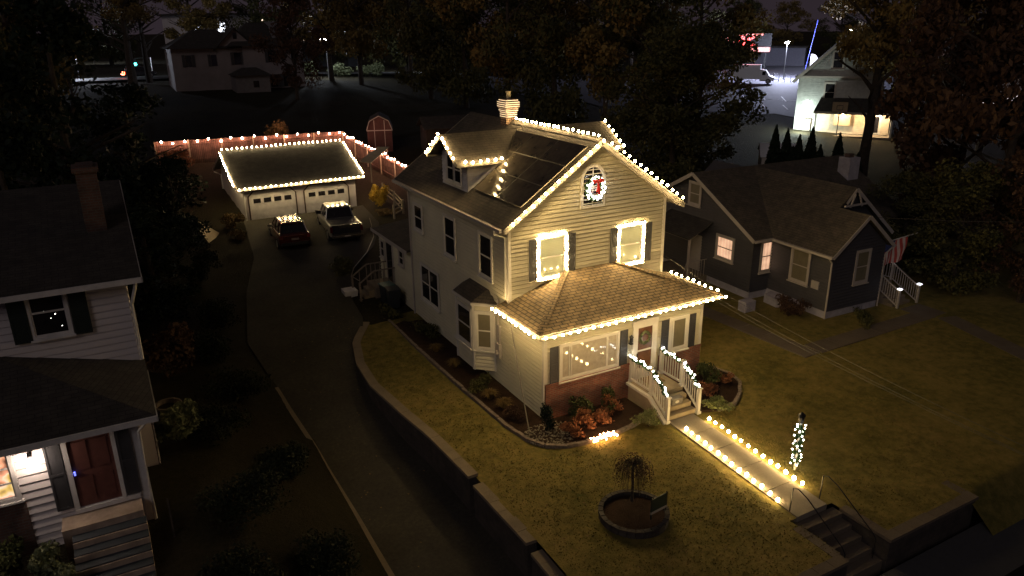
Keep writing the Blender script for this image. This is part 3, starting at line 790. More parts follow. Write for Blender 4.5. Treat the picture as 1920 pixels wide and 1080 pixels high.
string('short row of warm bulbs on the near rake of the left dormer', [(xo, yd-.2, zp-.1), (xo, yd-wd, ze+.02)], .3, lift=(-.02, 0, .04))
string('row of warm bulbs along the near eave of the left dormer', [(xo+.28, yd-wd-.04, ze), (1.95, yd-wd-.04, ze)], .33, lift=(0, -.02, .05))
string('short steep row of warm bulbs on the near rake of the right dormer', [(W-xo, yd, zp+.02), (W-xo, yd-wd, ze+.02)], .34, lift=(.02, 0, .05))
string('row of warm bulbs along the near eave of the right dormer', [(W-xo-.3, yd-wd-.04, ze), (W-1.95, yd-wd-.04, ze)], .33, lift=(0, -.02, .05))
string('row of warm bulbs along the left gutter of the enclosed porch', [(-q_-.13, .2, hp-.04), (-q_-.13, py, hp-.04)], .31, lift=(-.05, 0, .04))
string('longest row of warm bulbs along the front gutter of the enclosed porch', [(-q_, py-.22, hp-.06), (W+q_, py-.22, hp-.06)], .325, lift=(0, -.04, .04))
string('row of warm bulbs along the right gutter of the enclosed porch', [(W+q_+.12, py+.25, hp-.03), (W+q_+.12, .2, hp-.03)], .345, lift=(.03, 0, .05))
for k, nm in ((0, 'left'), (1, 'right')):
    x0, x1, z0, z1 = fw[k]; e = .10
    string('dense frame of glowing bulbs round the %s upstairs front window' % nm, [(x0-e, -.09, z0-e), (x0-e, -.09, z1+e), (x1+e, -.09, z1+e), (x1+e, -.09, z0-e), (x0-e, -.09, z0-e)], .13, r=.044, group='bulb frames round the upstairs windows', cable='cable')
string('row of warm bulbs staked along the left edge of the front walk', [(3.96, -5.59, -.66), (3.55, -10.51, -.66)], .351, r=.06, mat='bulb_walk', group='bulb rows beside the front walk', lift=(0, 0, .04))
string('row of warm bulbs staked along the right edge of the front walk', [(5.19, -5.44, -.66), (4.81, -10.31, -.66)], .348, r=.06, mat='bulb_walk', group='bulb rows beside the front walk', lift=(0, 0, .04))
# glowing loops added to make the brick courses of the chimney bright
wl_ = thing('chimney_glow', 'added glowing loops in level rows that brighten the brick chimney top', 'glow loops', (3.61, 6.47, 9.3), world=True)
g = MB()
for k in range(9):
    z = 9.80-k*.088
    a, b_ = (.30, .33) if z > 9.72 else ((.355, .38) if z > 9.45 else ((.305, .33) if z > 9.3 else (.265, .29)))
    P4 = [(3.61+sx*a, 6.475+sy*b_, z) for sx, sy in ((-1, -1), (1, -1), (1, 1), (-1, 1))]
    for p, q in zip(P4, P4[1:]+P4[:1]): g.beam(p, q, .022)
g.build('glow_loops', M['glow_loop'], wl_)
# glow cluster in the flower bed edge
root_pts = [(.62, -4.75, -.66), (.9, -4.62, -.60), (1.2, -4.82, -.64), (1.55, -4.7, -.6)]
pos = [(.62+rnd.random()*1.0, -4.72+rnd.uniform(-.13, .13)-.0, -.64+rnd.random()*.1) for _ in range(34)]
string('tangled heap of bright orange white bulbs on the bed edging in the lawn', root_pts, .1, mat='bulb_fire', r=.03, group=None, pos=pos, jit=.0, name='heap_of_lights')
# glowing dots added as bulb reflections in the picture window
pos = [(.9, 1.42), (.98, 1.36), (1.02, 1.3), (.93, 1.38), (1.28, 1.85), (1.45, 1.8), (1.35, 1.2), (1.62, 1.02), (1.95, 1.33), (2.02, 1.40), (2.08, 1.37), (2.2, 1.42), (2.28, 1.35), (2.33, 1.27), (2.36, 1.33), (2.1, 1.5), (2.72, 1.1), (2.86, 1.42), (2.84, 1.5), (2.9, 1.3)]
string('scattered small glowing dots added as bulb reflections in the porch picture window', [(.9, -PD-.03, 1.9), (1.6, -PD-.03, 1.95), (2.9, -PD-.03, 1.9)], .2, mat='bulb_cool', r=.014, group=None, pos=[(x, -PD-.035, z) for x, z in pos], jit=0, name='window_glints', cr=.002)
# wreath in the arched window
def wreath(c, R, r, nl, label, mats, nb=0, bow=True):
    root = thing('wreath', label, 'wreath', c, world=True)
    g = MB()
    for i in range(36):
        a = 2*math.pi*i/36
        g.leaves((c[0]+R*math.cos(a), c[1], c[2]+R*math.sin(a)), (r, r*.5, r), nl, .045, rnd)
    g.build('greenery', mats, root)
    for i in range(nb):
        a = 2*math.pi*(i+.5)/nb+rnd.uniform(-.08, .08); rr = R+rnd.uniform(-r, r)*.9
        o = bpy.data.objects.new('bulb', bulb_mesh('bulb_cool', .026)); COL.objects.link(o); o.parent = root
        o.location = (rr*math.cos(a), -r*.5-.02, rr*math.sin(a))
    if bow:
        g = MB(); x, y, z = c[0]+.06, c[1]-r*.6-.03, c[2]+R*.75
        g.ball((x, y, z), (.05, .04, .05)); 
        g.add([(x, y, z), (x-.2, y-.03, z+.12), (x-.22, y-.02, z-.06), (x-.1, y-.05, z-.02)], [(0, 1, 2), (0, 3, 1), (0, 2, 3)])
        g.ball((x-.13, y-.03, z+.02), (.14, .06, .08)); g.ball((x+.13, y-.03, z+.03), (.14, .06, .08))
        g.extrude([(x-.03, y, z), (x+.03, y, z), (x+.14, y-.01, z-.5), (x+.03, y-.01, z-.52)], (0, -.02, 0))
        g.extrude([(x-.02, y-.03, z), (x+.03, y-.03, z), (x+.02, y-.04, z-.42), (x-.09, y-.04, z-.38)], (0, -.02, 0))
        g.build('bow', M['bow'], root)
    return root
wreath((ac+.02, -.16, 7.02), .37, .11, 30, 'lit wreath with a red bow in the arched attic window', M['garland'], 62)
wreath((4.42, -PD-.08, 1.66), .22, .06, 16, 'small unlit wreath hanging in the glass of the front storm door', M['leaf_variegated'], 0, False)
# garlands on the stair rails
def garland(P, label, seed, skip=0):
    rr_ = random.Random(seed)
    A = [P[0]+Vector((0, 0, 1.0)), P[1]+Vector((0, 0, .98)), P[2]+Vector((0, 0, 1.0))]
    root = thing('garland', label, 'garland', tuple(A[0]), group='lit garlands on the front stair rails', world=True)
    g = MB(); pts = []
    for a, b in zip(A[:-1], A[1:]):
        n = 14
        for i in range(n):
            p = a.lerp(b, i/n); sag = -.07*math.sin(math.pi*((i/n*2) % 1)); p = p+Vector((rr_.uniform(-.02, .02), 0, sag+.02)); pts.append(p)
    for p in pts: g.leaves(p, (.085, .085, .075), 34, .05, rr_)
    g.build('greenery', M['garland'], root)
    for p in pts[::3]+pts[1::2]+pts[2::5]:
        o = bpy.data.objects.new('bulb', bulb_mesh('bulb_cool', .034)); COL.objects.link(o); o.parent = root
        o.location = p-A[0]+Vector((rr_.uniform(-.07, .07), rr_.uniform(-.05, .05), .05+rr_.uniform(-.03, .03)))
garland(RL, 'lit green garland draped on the left rail of the front steps', 3)
garland(RR, 'lit green garland draped on the right rail of the front steps', 4)
# lit post by the walk
root = thing('wrapped_post', 'slim lawn post wound with garland and white lights near the end of the walk', 'lamp post', (5.42, -9.25, -.75), world=True)
g = MB(); g.tube([(5.42, -9.25, -.8), (5.42, -9.25, .95)], .035, 8); g.build('pole', M['white'], root)
g = MB(); g.lathe((5.42, -9.25, .95), [(.05, 0), (.08, .03), (.1, .2), (.05, .26), (.13, .27), (.02, .38)], 8); g.build('lantern_head', M['black'], root)
g = MB()
for k in range(40):
    t = k/39; a = k*.75; g.leaves((5.42+.09*math.cos(a), -9.25+.09*math.sin(a), -.55+1.4*t), (.08, .08, .06), 18, .045, rnd)
g.build('greenery', M['garland'], root)
for k in range(30):
    t = k/29; a = k*1.9+.3
    if .52 < t < .60: continue
    o = bpy.data.objects.new('bulb', bulb_mesh('bulb_cool', .024)); COL.objects.link(o); o.parent = root
    o.location = (.15*math.cos(a), .15*math.sin(a), .15+1.52*t)
g = MB(); pole_top = Vector((-.03, .02, 3.15)); g.tube([pole_top, (-.25, -.6, 2.4), (-.55, -1.7, 1.0), (-.88, -3.05, -.75)], .022, 7)
tag(g.build('service_cable', M['cable_white']), 'pale sagging cable from the upstairs corner of the house to the flower bed', 'cable')

# ================================================================== GARAGE
ga = .023; GX, GY, GB = -4.6, 27.93, .45
gw, gl, ge = 7.57, 7.98, .5; gze, gzr = 3.02-GB, 4.92-GB
GA = thing('garage', 'low two door white garage outlined with warm string lights at the end of the driveway', 'garage', (GX, GY, GB), ga)
gs = (gzr-gze)/(gl/2+ge)
w = MB(); zt_ = gze+gs*ge-.1
w.extrude([(0, 0, -.5), (0, gl, -.5), (0, gl, zt_), (0, gl/2, gzr-.1), (0, 0, zt_)], (gw, 0, 0))
siding(w, (0, gl, 0), NY, NX, 0, gl, 0, gzr-.1, fa=lambda z: 0 if z < zt_ else (z-zt_)/gs, fb=lambda z: gl if z < zt_ else gl-(z-zt_)/gs)
w.build('wall', M['white_wall'], GA)
r = MB(); r.slab([(-ge, -ge, gze), (gw+ge, -ge, gze), (gw+ge, gl/2, gzr), (-ge, gl/2, gzr)], .09); r.slab([(-ge, gl/2, gzr), (gw+ge, gl/2, gzr), (gw+ge, gl+ge, gze), (-ge, gl+ge, gze)], .09)
gr_ = r.build('roof', M['shingle_dark'], GA)
f_ = MB(); f_.box(-ge-.02, gw+ge+.02, -ge-.03, -ge, gze-.16, gze-.005)
for x in (-ge-.013, gw+ge+.013):
    f_.beam((x, -ge, gze-.09), (x, gl/2, gzr-.09), .025, .15); f_.beam((x, gl/2, gzr-.09), (x, gl+ge, gze-.09), .025, .15)
f_.build('fascia', M['gutter'], GA)
for d0 in (.22, 3.92):
    dw, dh = 3.08, 2.22; y = -.0
    f_ = MB(); f_.box(d0, d0+dw, -.03, 0, 0, dh); 
    for k in range(5): f_.box(d0+.01, d0+dw-.01, -.045, -.03, dh*k/5+.02, dh*(k+1)/5-.02)
    dd = f_.build('garage_door', M['white_old'], GA, bevel=.006)
    f_ = MB()
    for k in range(4):
        x = d0+.28+k*.68; f_.box(x, x+.48, -.052, -.045, dh*.64, dh*.78)
    f_.build('door_window', M['glass_dark'], dd)
    f_ = MB(); c_ = .32
    path = [(d0-.03, -.06, 0), (d0-.03, -.06, dh-c_), (d0+c_, -.06, dh+.03), (d0+dw-c_, -.06, dh+.03), (d0+dw+.03, -.06, dh-c_), (d0+dw+.03, -.06, 0)]
    for p, q in zip(path[:-1], path[1:]): f_.beam(p, q, .075, .06, up=(0, 1, 0))
    f_.build('door_trim', plain('dark_brown_trim', (.06, .035, .022), .6), dd)
    f_ = MB()
    for sx in (0, 1):
        x0 = d0 if sx == 0 else d0+dw; x1 = d0+c_ if sx == 0 else d0+dw-c_
        f_.extrude([(x0, -.055, dh), (x0, -.055, dh-c_), (x1, -.055, dh)] if sx == 0 else [(x0, -.055, dh), (x1, -.055, dh), (x0, -.055, dh-c_)], (0, .01, 0))
    f_.build('corner_panel', M['white_wall'], dd)
for yy in (-.05, gl-.1): f_ = MB(); f_.tube([(-ge-.06, yy-.2, gze-.1), (-.07, yy, gze-.4), (-.07, yy, -.1)], .045, 6); f_.build('downspout', M['white_old'], GA)
cg, sg = math.cos(ga), math.sin(ga)
gp = lambda x, y, z: (GX+cg*x-sg*y, GY+sg*x+cg*y, GB+z)
grp = 'string lights outlining the garage roof'
string('row of warm bulbs along the front gutter of the garage', [gp(-ge, -ge-.14, gze-.03), gp(gw+ge, -ge-.14, gze-.03)], .335, mat='bulb_garage', group=grp, lift=(0, -.03, .03))
string('row of warm bulbs along the garage roof ridge', [gp(-ge, gl/2, gzr+.03), gp(gw+ge, gl/2, gzr+.03)], .335, mat='bulb_garage', group=grp, lift=(0, 0, .05))
string('row of warm bulbs up the left rake of the garage roof', [gp(-ge-.12, -ge+.2, gze+.1), gp(-ge-.12, gl/2-.2, gzr-.05)], .32, mat='bulb_garage', group=grp, lift=(-.03, 0, .03))
string('row of warm bulbs up the right rake of the garage roof', [gp(gw+ge+.03, -ge+.2, gze+.1), gp(gw+ge+.03, gl/2-.2, gzr-.05)], .32, mat='bulb_garage', group=grp, lift=(.02, 0, .05))

# ================================================================== FENCES
def fence(name, label, P, Q, h, bw=.145, mat='fence_wood', gap=.012, post=2.4, side=1, zf=T):
    P = Vector((*P, 0)); Q = Vector((*Q, 0)); L = (Q-P).length; d = (Q-P)/L; n_ = Vector((d.y, -d.x, 0))*side
    root = thing(name, label, 'fence', (P.x, P.y, zf(P.x, P.y)), world=True)
    mb = MB(); k = 0.
    while k < L:
        a = P+d*(k+gap/2); b_ = P+d*min(k+bw-gap/2, L); z = zf(a.x, a.y); hh = h+rnd.uniform(-.012, .012)
        mb.hexa([(a.x, a.y, z-.1), (b_.x, b_.y, z-.1), (b_.x+n_.x*.02, b_.y+n_.y*.02, z-.1), (a.x+n_.x*.02, a.y+n_.y*.02, z-.1),
                 (a.x, a.y, z+hh), (b_.x, b_.y, z+hh), (b_.x+n_.x*.02, b_.y+n_.y*.02, z+hh), (a.x+n_.x*.02, a.y+n_.y*.02, z+hh)]); k += bw
    mb.build('board_panel', M[mat], root)
    mb = MB(); n = max(1, round(L/post))
    pts = [P+d*(L*i/n) for i in range(n+1)]
    for hh in (.35, h-.3):
        for a, b_ in zip(pts[:-1], pts[1:]):
            off = n_*.045
            mb.beam(a+off+Vector((0, 0, zf(a.x, a.y)+hh)), b_+off+Vector((0, 0, zf(b_.x, b_.y)+hh)), .05, .09)
    mb.build('rail', M[mat], root)
    for a in pts:
        mb = MB(); z = zf(a.x, a.y); o = n_*.09
        mb.box(a.x+o.x-.05, a.x+o.x+.05, a.y+o.y-.05, a.y+o.y+.05, z-.1, z+h+.04); mb.build('post', M['wood_pale'], root)
    return root
fence('board_fence', 'tall weathered board fence behind the garage strung with pinkish bulbs', (-8.5, 44.2), (6.7, 43.0), 1.9, side=1)
fence('board_fence', 'weathered board fence running from behind the garage toward the decorated house', (6.75, 42.9), (8.0, 30.2), 1.75, side=1)
fence('board_fence', 'short shadowed board fence on the left side of the back yard', (-8.6, 44.1), (-9.0, 36.0), 1.9, side=-1)
def sagline(P, Q, n, z0, s_=.18, zf=T):
    pts = []
    for k in range(n+1):
        t = k/n; x = P[0]+(Q[0]-P[0])*t; y = P[1]+(Q[1]-P[1])*t
        pts.append((x, y, zf(x, y)+z0-s_*abs(math.sin(math.pi*t*n/3))))
    return pts
grp = 'pinkish bulbs on the back yard fence'
string('widely spaced pinkish bulbs strung along the long back fence', sagline((-8.3, 43.9), (6.5, 42.7), 24, 1.98), .92, mat='bulb_pink', r=.07, group=grp, jit=.06)
string('pinkish bulbs strung down the right hand yard fence', sagline((6.6, 42.3), (7.85, 30.2), 18, 1.9), .62, mat='bulb_pink', r=.065, group=grp, jit=.05)
# split rail fence and garden things right of the garage
root = thing('split_rail_fence', 'low pale split rail fence by the yellow shrub right of the garage', 'fence', (5.4, 29.0, T(5.4, 29)), world=True)
pts = [(5.5, 29.6), (5.55, 27.4), (5.4, 25.3), (4.4, 24.4)]
for x, y in pts:
    g = MB(); g.beam((x, y, T(x, y)-.1), (x, y, T(x, y)+1.0), .12); g.build('post', M['wood_pale'], root)
for a, b_ in zip(pts[:-1], pts[1:]):
    for hh in (.3, .6, .88):
        g = MB(); g.tube([(a[0], a[1], T(*a)+hh+rnd.uniform(-.04, .04)), (b_[0], b_[1], T(*b_)+hh+rnd.uniform(-.04, .04))], .045, 6); g.build('rail', M['wood_pale'], root)
# gambrel shed
gs_ = thing('barn_shed', 'small faded red gambrel roofed shed with pale trim behind the yard fence', 'shed', (9.9, 42.3, T(9.9, 42.3)), -.35)
prof = [(-1.15, 1.9), (-.85, 2.75), (0, 3.2), (.85, 2.75), (1.15, 1.9)]
g = MB(); g.extrude([(-1.1, 0, -.2), (1.1, 0, -.2), (1.1, 0, 1.9), (.82, 0, 2.68), (0, 0, 3.1), (-.82, 0, 2.68), (-1.1, 0, 1.9)], (0, 3, 0)); g.build('wall', M['barn_red'], gs_)
g = MB()
for a, b_ in zip(prof[:-1], prof[1:]): g.beam((a[0], 1.45, a[1]+.03), (b_[0], 1.45, b_[1]+.03), 3.3, .05, up=(0, 0, 1))
g.build('roof', M['shingle_dark'], gs_)
g = MB()
for a, b_ in zip(prof[:-1], prof[1:]): g.beam((a[0], -.23, a[1]), (b_[0], -.23, b_[1]), .05, .09, up=(0, 1, 0))
g.build('rake_trim', M['grey_trim'], gs_)
g = MB(); g.beam((-1.1, -.04, 1.9), (1.1, -.04, 1.9), .05, .07); g.build('cross_trim', M['grey_trim'], gs_)
for x in (-.45, .45): g = MB(); g.beam((x, -.04, .1), (x, -.04, 2.8), .05, .05); g.build('door_trim', M['grey_trim'], gs_)
# dark garden shed with a white framed window
gs2 = thing('garden_shed', 'dark brown shed with a small white framed window beyond the fence corner', 'shed', (13.4, 39.8, T(13.4, 39.8)), -.2)
g = MB(); g.box(0, 4.2, 0, 3, -.3, 2.3)
g.build('wall', plain('dark_brown_boards', (.035, .022, .016), .8), gs2)
g = MB(); g.slab([(-.3, -.3, 2.3), (4.5, -.3, 2.3), (4.5, 1.5, 3.2), (-.3, 1.5, 3.2)], .08); g.slab([(-.3, 1.5, 3.2), (4.5, 1.5, 3.2), (4.5, 3.3, 2.3), (-.3, 3.3, 2.3)], .08); g.build('roof', M['shingle_dark'], gs2)
window(gs2, (1.9, 0, 1.0), UX, NY, .6, .8, M['glass_dark'], M['grey_trim'], fr=.07)
# tan propped panel left of the drive and a wheelbarrow-like tarp
g = MB(); z = T(-8, 25.5); g.add([(-8.4, 26.6, z), (-7.6, 24.3, z), (-6.6, 26.2, z), (-8.3, 26.4, z+1.35), (-7.9, 25.9, z)], [(0, 1, 3), (1, 2, 3), (2, 0, 3), (0, 4, 1)])
tag(g.build('tent_canvas', M['tan_panel']), 'tan pointed canvas tent among the dark bushes left of the garage', 'tent')
g = MB(); z = T(7, 34)
g.add([(5.9, 33.2, z+1.5), (8.2, 35.2, z+2.3), (7.6, 36.4, z+2.2), (5.4, 34.6, z+1.45), (5.9, 33.2, z+1.46), (8.2, 35.2, z+2.26), (7.6, 36.4, z+2.16), (5.4, 34.6, z+1.41)], [(0, 1, 2, 3), (7, 6, 5, 4), (0, 4, 5, 1), (1, 5, 6, 2), (2, 6, 7, 3), (3, 7, 4, 0)])
for x, y in ((5.9, 33.3), (8.0, 35.2)): g.beam((x, y, z-.1), (x, y, z+(1.5 if x < 7 else 2.2)), .05)
tag(g.build('canopy', plain('grey_green_canvas', (.16, .17, .13), .8)), 'slanted grey green canvas canopy on poles between garage and yard fence', 'canopy')
# garden hose along the drive
hp_ = [(2.9, 25.2), (2.55, 23.8), (1.9, 21.5), (.6, 19.0), (-.9, 16.9), (-1.4, 15.8), (-1.2, 14.9)]
g = MB(); g.tube([(x, y, G(min(x, xr(y)-.01), y)+.03) for x, y in hp_], .022, 6); tag(g.build('garden_hose', M['cable_white']), 'pale garden hose lying along the right edge of the driveway', 'hose')
# trash bins beside the back steps
def bin_(x, y, z, lid, label, rz=0.):
    r_ = thing('trash_bin', label, 'bin', (x, y, z), rz, group='wheeled bins by the back steps')
    g = MB(); g.hexa([(-.24, -.28, .08), (.24, -.28, .08), (.24, .28, .08), (-.24, .28, .08), (-.3, -.35, 1.0), (.3, -.35, 1.0), (.3, .35, 1.0), (-.3, .35, 1.0)]); g.build('body', M['bin_body'], r_, bevel=.02)
    g = MB(); g.box(-.33, .33, -.38, .4, 1.0, 1.06); g.box(-.28, .28, .4, .45, .98, 1.04); g.build('lid', lid, r_, bevel=.015)
    for s in (-1, 1):
        g = MB(); g.tube([(s*.24, .27, .1), (s*.31, .27, .1)], .1, 10); g.build('wheel', M['rubber'], r_)
bin_(-.75, 11.75, -.62, M['bin_lid'], 'dark wheeled bin with a teal lid beside the back steps', .1)
bin_(-.72, 10.95, -.62, M['bin_body'], 'all black wheeled bin nearer the street than the teal lidded one', -.1)
g = MB(); g.hexa([(-2.5, 13.3, -.6), (-1.9, 13.2, -.6), (-1.9, 13.9, -.6), (-2.5, 13.9, -.6), (-2.55, 13.25, -.15), (-1.85, 13.15, -.15), (-1.85, 13.95, -.15), (-2.55, 13.95, -.15)])
tag(g.build('storage_crate', M['white_old'], bevel=.02), 'pale plastic crate on the ground by the foot of the back steps', 'crate')

# ================================================================== VEHICLES
def ring_loft(mb, rings, cap=True):
    n = len(rings[0]); base = len(mb.v)
    for r_ in rings: mb.v += [tuple(p) for p in r_]
    for i in range(len(rings)-1):
        for k in range(n):
            a = base+i*n+k; b_ = base+i*n+(k+1) % n
            mb.f.append((a, b_, b_+n, a+n))
    if cap: mb.f.append(tuple(base+k for k in range(n-1, -1, -1))); mb.f.append(tuple(base+(len(rings)-1)*n+k for k in range(n)))
def wheel(par, x, y, r=.36, w=.24):
    s = 1 if x > 0 else -1
    g = MB(); g.tube([(x-w/2, y, r), (x+w/2, y, r)], r, 20); wh = g.build('wheel', M['rubber'], par, bevel=.02)
    g = MB(); g.tube([(x+s*w/2, y, r), (x+s*(w/2+.01), y, r)], r*.62, 14); g.build('rim', M['alu'], wh)
def section(y, hw, z0, zb, hwt=None):
    t = hwt or hw*.93
    return [(-hw*.9, y, z0), (hw*.9, y, z0), (hw, y, z0+.18), (hw, y, zb-.14), (t, y, zb), (0, y, zb+.02), (-t, y, zb), (-hw, y, zb-.14), (-hw, y, z0+.18)]
def suv(label, loc, rz, paint, name='parked_car', L=4.6, wd=.95, simple=False):
    c = thing(name, label, 'car', loc, rz)
    g = MB(); ring_loft(g, [section(0, wd*.86, .42, .98), section(.12, wd*.97, .34, 1.06), section(.9, wd, .28, 1.04), section(2.2, wd, .26, 1.0), section(3.2, wd*.99, .27, .98), section(4.1, wd*.96, .3, .88), section(4.5, wd*.84, .36, .74)])
    g.build('body', paint, c, smooth=False, bevel=.03)
    g = MB(); ring_loft(g, [[(-.80, .28, 1.02), (.80, .28, 1.02), (.80, 3.35, .97), (-.80, 3.35, .97)], [(-.64, .62, 1.6), (.64, .62, 1.6), (.64, 2.55, 1.6), (-.64, 2.55, 1.6)]])
    g.build('cabin_glass', M['glass_dark'], c)
    g = MB(); ring_loft(g, [[(-.66, .45, 1.585), (.66, .45, 1.585), (.66, 2.62, 1.585), (-.66, 2.62, 1.585)], [(-.60, .5, 1.66), (.60, .5, 1.66), (.60, 2.5, 1.66), (-.60, 2.5, 1.66)]])
    for s in (-1, 1):
        for a, b_ in (((s*.80, .26, 1.02), (s*.65, .6, 1.6)), ((s*.81, 1.15, 1.02), (s*.66, 1.2, 1.6)), ((s*.81, 2.2, 1.0), (s*.655, 2.1, 1.6)), ((s*.80, 3.35, .98), (s*.645, 2.55, 1.6))): g.beam(a, b_, .1, .05, up=(1, 0, 0))
    rf = g.build('roof', paint, c, bevel=.02)
    g = MB()
    for s in (-1, 1): g.beam((s*.56, .75, 1.71), (s*.56, 2.4, 1.71), .04, .04); g.beam((s*.56, .8, 1.66), (s*.56, .8, 1.71), .04); g.beam((s*.56, 2.3, 1.66), (s*.56, 2.3, 1.71), .04)
    g.build('roof_rail', M['chrome'], rf)
    for s in (-1, 1):
        g = MB(); g.hexa([(s*.8-.11, -.02, .78), (s*.8+.11, -.02, .78), (s*.8+.11, .3, .78), (s*.8-.11, .3, .78), (s*.8-.09, 0, 1.0), (s*.8+.09, 0, 1.0), (s*.8+.09, .3, 1.0), (s*.8-.09, .3, 1.0)]); g.build('tail_light', M['tail_red'], c)
        g = MB(); g.beam((s*.86, 2.85, 1.02), (s*1.12, 2.8, 1.06), .14, .13); g.build('wing_mirror', M['black'], c)
        g = MB(); g.box(s*.62-.16, s*.62+.16, 4.35, 4.5, .62, .74); g.build('headlight', M['alu'], c)
        for y in (.85, 3.6): wheel(c, s*.84, y)
    g = MB(); g.box(-.82, .82, -.08, .12, .38, .58); g.box(-.6, .6, -.1, -.07, .44, .47); g.build('rear_bumper', M['black'], c, bevel=.02)
    g = MB(); g.box(-.22, .22, -.06, -.03, .7, .82); g.build('licence_plate', M['edging'], c)
    return c
suv('dark red sport utility vehicle parked facing the left garage door', (-3.12, 21.0, T(-3, 21)+.02), -.05, M['car_red'])
def pickup(label, loc, rz, paint):
    c = thing('pickup_truck', label, 'pickup truck', loc, rz)
    wd = .98
    g = MB(); ring_loft(g, [section(2.05, wd, .42, 1.2), section(3.0, wd, .38, 1.18), section(4.4, wd, .38, 1.12), section(5.4, wd*.96, .42, 1.08), section(5.75, wd*.86, .5, .92)])
    g.build('body', paint, c, bevel=.03)
    g = MB()
    for s in (-1, 1):
        x0, x1 = (s*.98, s*.86) if s > 0 else (-.98, -.86)
        g.box(min(x0, x1), max(x0, x1), .1, 2.08, .5, 1.2)
        g.box(min(s*.98, s*1.0), max(s*.98, s*1.0), .1, 2.08, .62, 1.16)
    g.box(-.9, .9, .05, 2.1, .55, .72); g.build('cargo_bed', paint, c, bevel=.015)
    g = MB(); g.box(-.87, .87, .12, 2.06, 1.16, 1.2); g.build('bed_cover', plain('grey_tonneau_cover', (.10, .095, .085), .6), c)
    g = MB(); g.box(-.9, .9, .0, .1, .55, 1.22); g.box(-.9, .9, -.03, .0, 1.14, 1.23); g.build('tailgate', M['car_dark'], c, bevel=.015)
    g = MB(); ring_loft(g, [[(-.86, 2.1, 1.18), (.86, 2.1, 1.18), (.86, 4.5, 1.12), (-.86, 4.5, 1.12)], [(-.7, 2.35, 1.82), (.7, 2.35, 1.82), (.7, 3.8, 1.82), (-.7, 3.8, 1.82)]]); g.build('cabin_glass', M['glass_dark'], c)
    g = MB(); ring_loft(g, [[(-.74, 2.28, 1.8), (.74, 2.28, 1.8), (.74, 3.9, 1.8), (-.74, 3.9, 1.8)], [(-.66, 2.36, 1.9), (.66, 2.36, 1.9), (.66, 3.75, 1.9), (-.66, 3.75, 1.9)]])
    for s in (-1, 1):
        for a, b_ in (((s*.87, 2.12, 1.18), (s*.72, 2.34, 1.82)), ((s*.87, 3.2, 1.16), (s*.72, 3.15, 1.82)), ((s*.86, 4.5, 1.12), (s*.71, 3.82, 1.82))): g.beam(a, b_, .14, .06, up=(1, 0, 0))
    g.build('roof', paint, c, bevel=.03)
    g = MB(); g.box(-.95, .95, -.22, .0, .46, .62); g.box(-.3, .3, -.26, -.2, .5, .56); g.build('rear_bumper', M['chrome'], c, bevel=.02)
    g = MB(); g.box(-.17, .17, -.245, -.22, .5, .6); g.build('licence_plate', M['grey_trim'], c)
    for s in (-1, 1):
        g = MB(); g.box(min(s*.86, s*.99), max(s*.86, s*.99), -.01, .1, .78, 1.14); g.build('tail_light', M['tail_red'], c)
        g = MB(); g.beam((s*.9, 3.95, 1.25), (s*1.22, 3.9, 1.3), .16, .22); g.build('wing_mirror', M['black'], c)
        g = MB(); g.box(s*.7-.15, s*.7+.15, 5.6, 5.76, .8, .92); g.build('headlight', M['alu'], c)
        for y in (1.15, 4.7): wheel(c, s*.88, y, .4, .26)
    return c
pickup('silver grey pickup truck with covered bed parked facing the right garage door', (.02, 20.9, T(0, 21)+.02), -.10, M['car_silver'])

# ================================================================== RETAINING WALL
rw = thing('retaining_wall', 'curved block retaining wall with pale cap stones between driveway and lawn', 'wall', (wx(0), 0, -1.8), world=True)
segs = [(9.9, -4.5, -.64, 0.), (-4.85, -8.1, -.76, -.02), (-8.4, -12.6, -.88, -.04)]
mw = MB(); cp_ = MB()
for (ya, yb, zc, xo_) in segs:
    n = max(1, round((ya-yb)/.55))
    for i in range(n):
        y0 = ya+(yb-ya)*i/n; y1 = ya+(yb-ya)*(i+1)/n
        def nrm(y):
            t = (wx(y+.05)-wx(y-.05))/.1; v_ = Vector((-1, t, 0)); return v_.normalized()
        P0 = Vector((wx(y0)+xo_, y0, 0)); P1 = Vector((wx(y1)+xo_, y1, 0)); N0 = nrm(y0); N1 = nrm(y1)
        a0 = P0+N0*.12; a1 = P1+N1*.12; b0 = P0-N0*.18; b1 = P1-N1*.18
        z0, z1 = D(y0)-.3, D(y1)-.3; zt1 = zc-.1
        mw.hexa([(a1.x, a1.y, z1), (b1.x, b1.y, z1), (b0.x, b0.y, z0), (a0.x, a0.y, z0), (a1.x, a1.y, zt1), (b1.x, b1.y, zt1), (b0.x, b0.y, zt1), (a0.x, a0.y, zt1)])
        g_ = .006
        e0 = P0.lerp(P1, g_); e1 = P1.lerp(P0, g_)
        a0 = e0+N0*.16; a1 = e1+N1*.16; b0 = e0-N0*.2; b1 = e1-N1*.2; jz = rnd.uniform(-.004, .004)
        cp_.hexa([(a1.x, a1.y, zt1), (b1.x, b1.y, zt1), (b0.x, b0.y, zt1), (a0.x, a0.y, zt1), (a1.x, a1.y, zc+jz), (b1.x, b1.y, zc+jz), (b0.x, b0.y, zc+jz), (a0.x, a0.y, zc+jz)])
mw.build('block_wall', M['block_face'], rw); cp_.build('cap_stones', M['block'], rw)
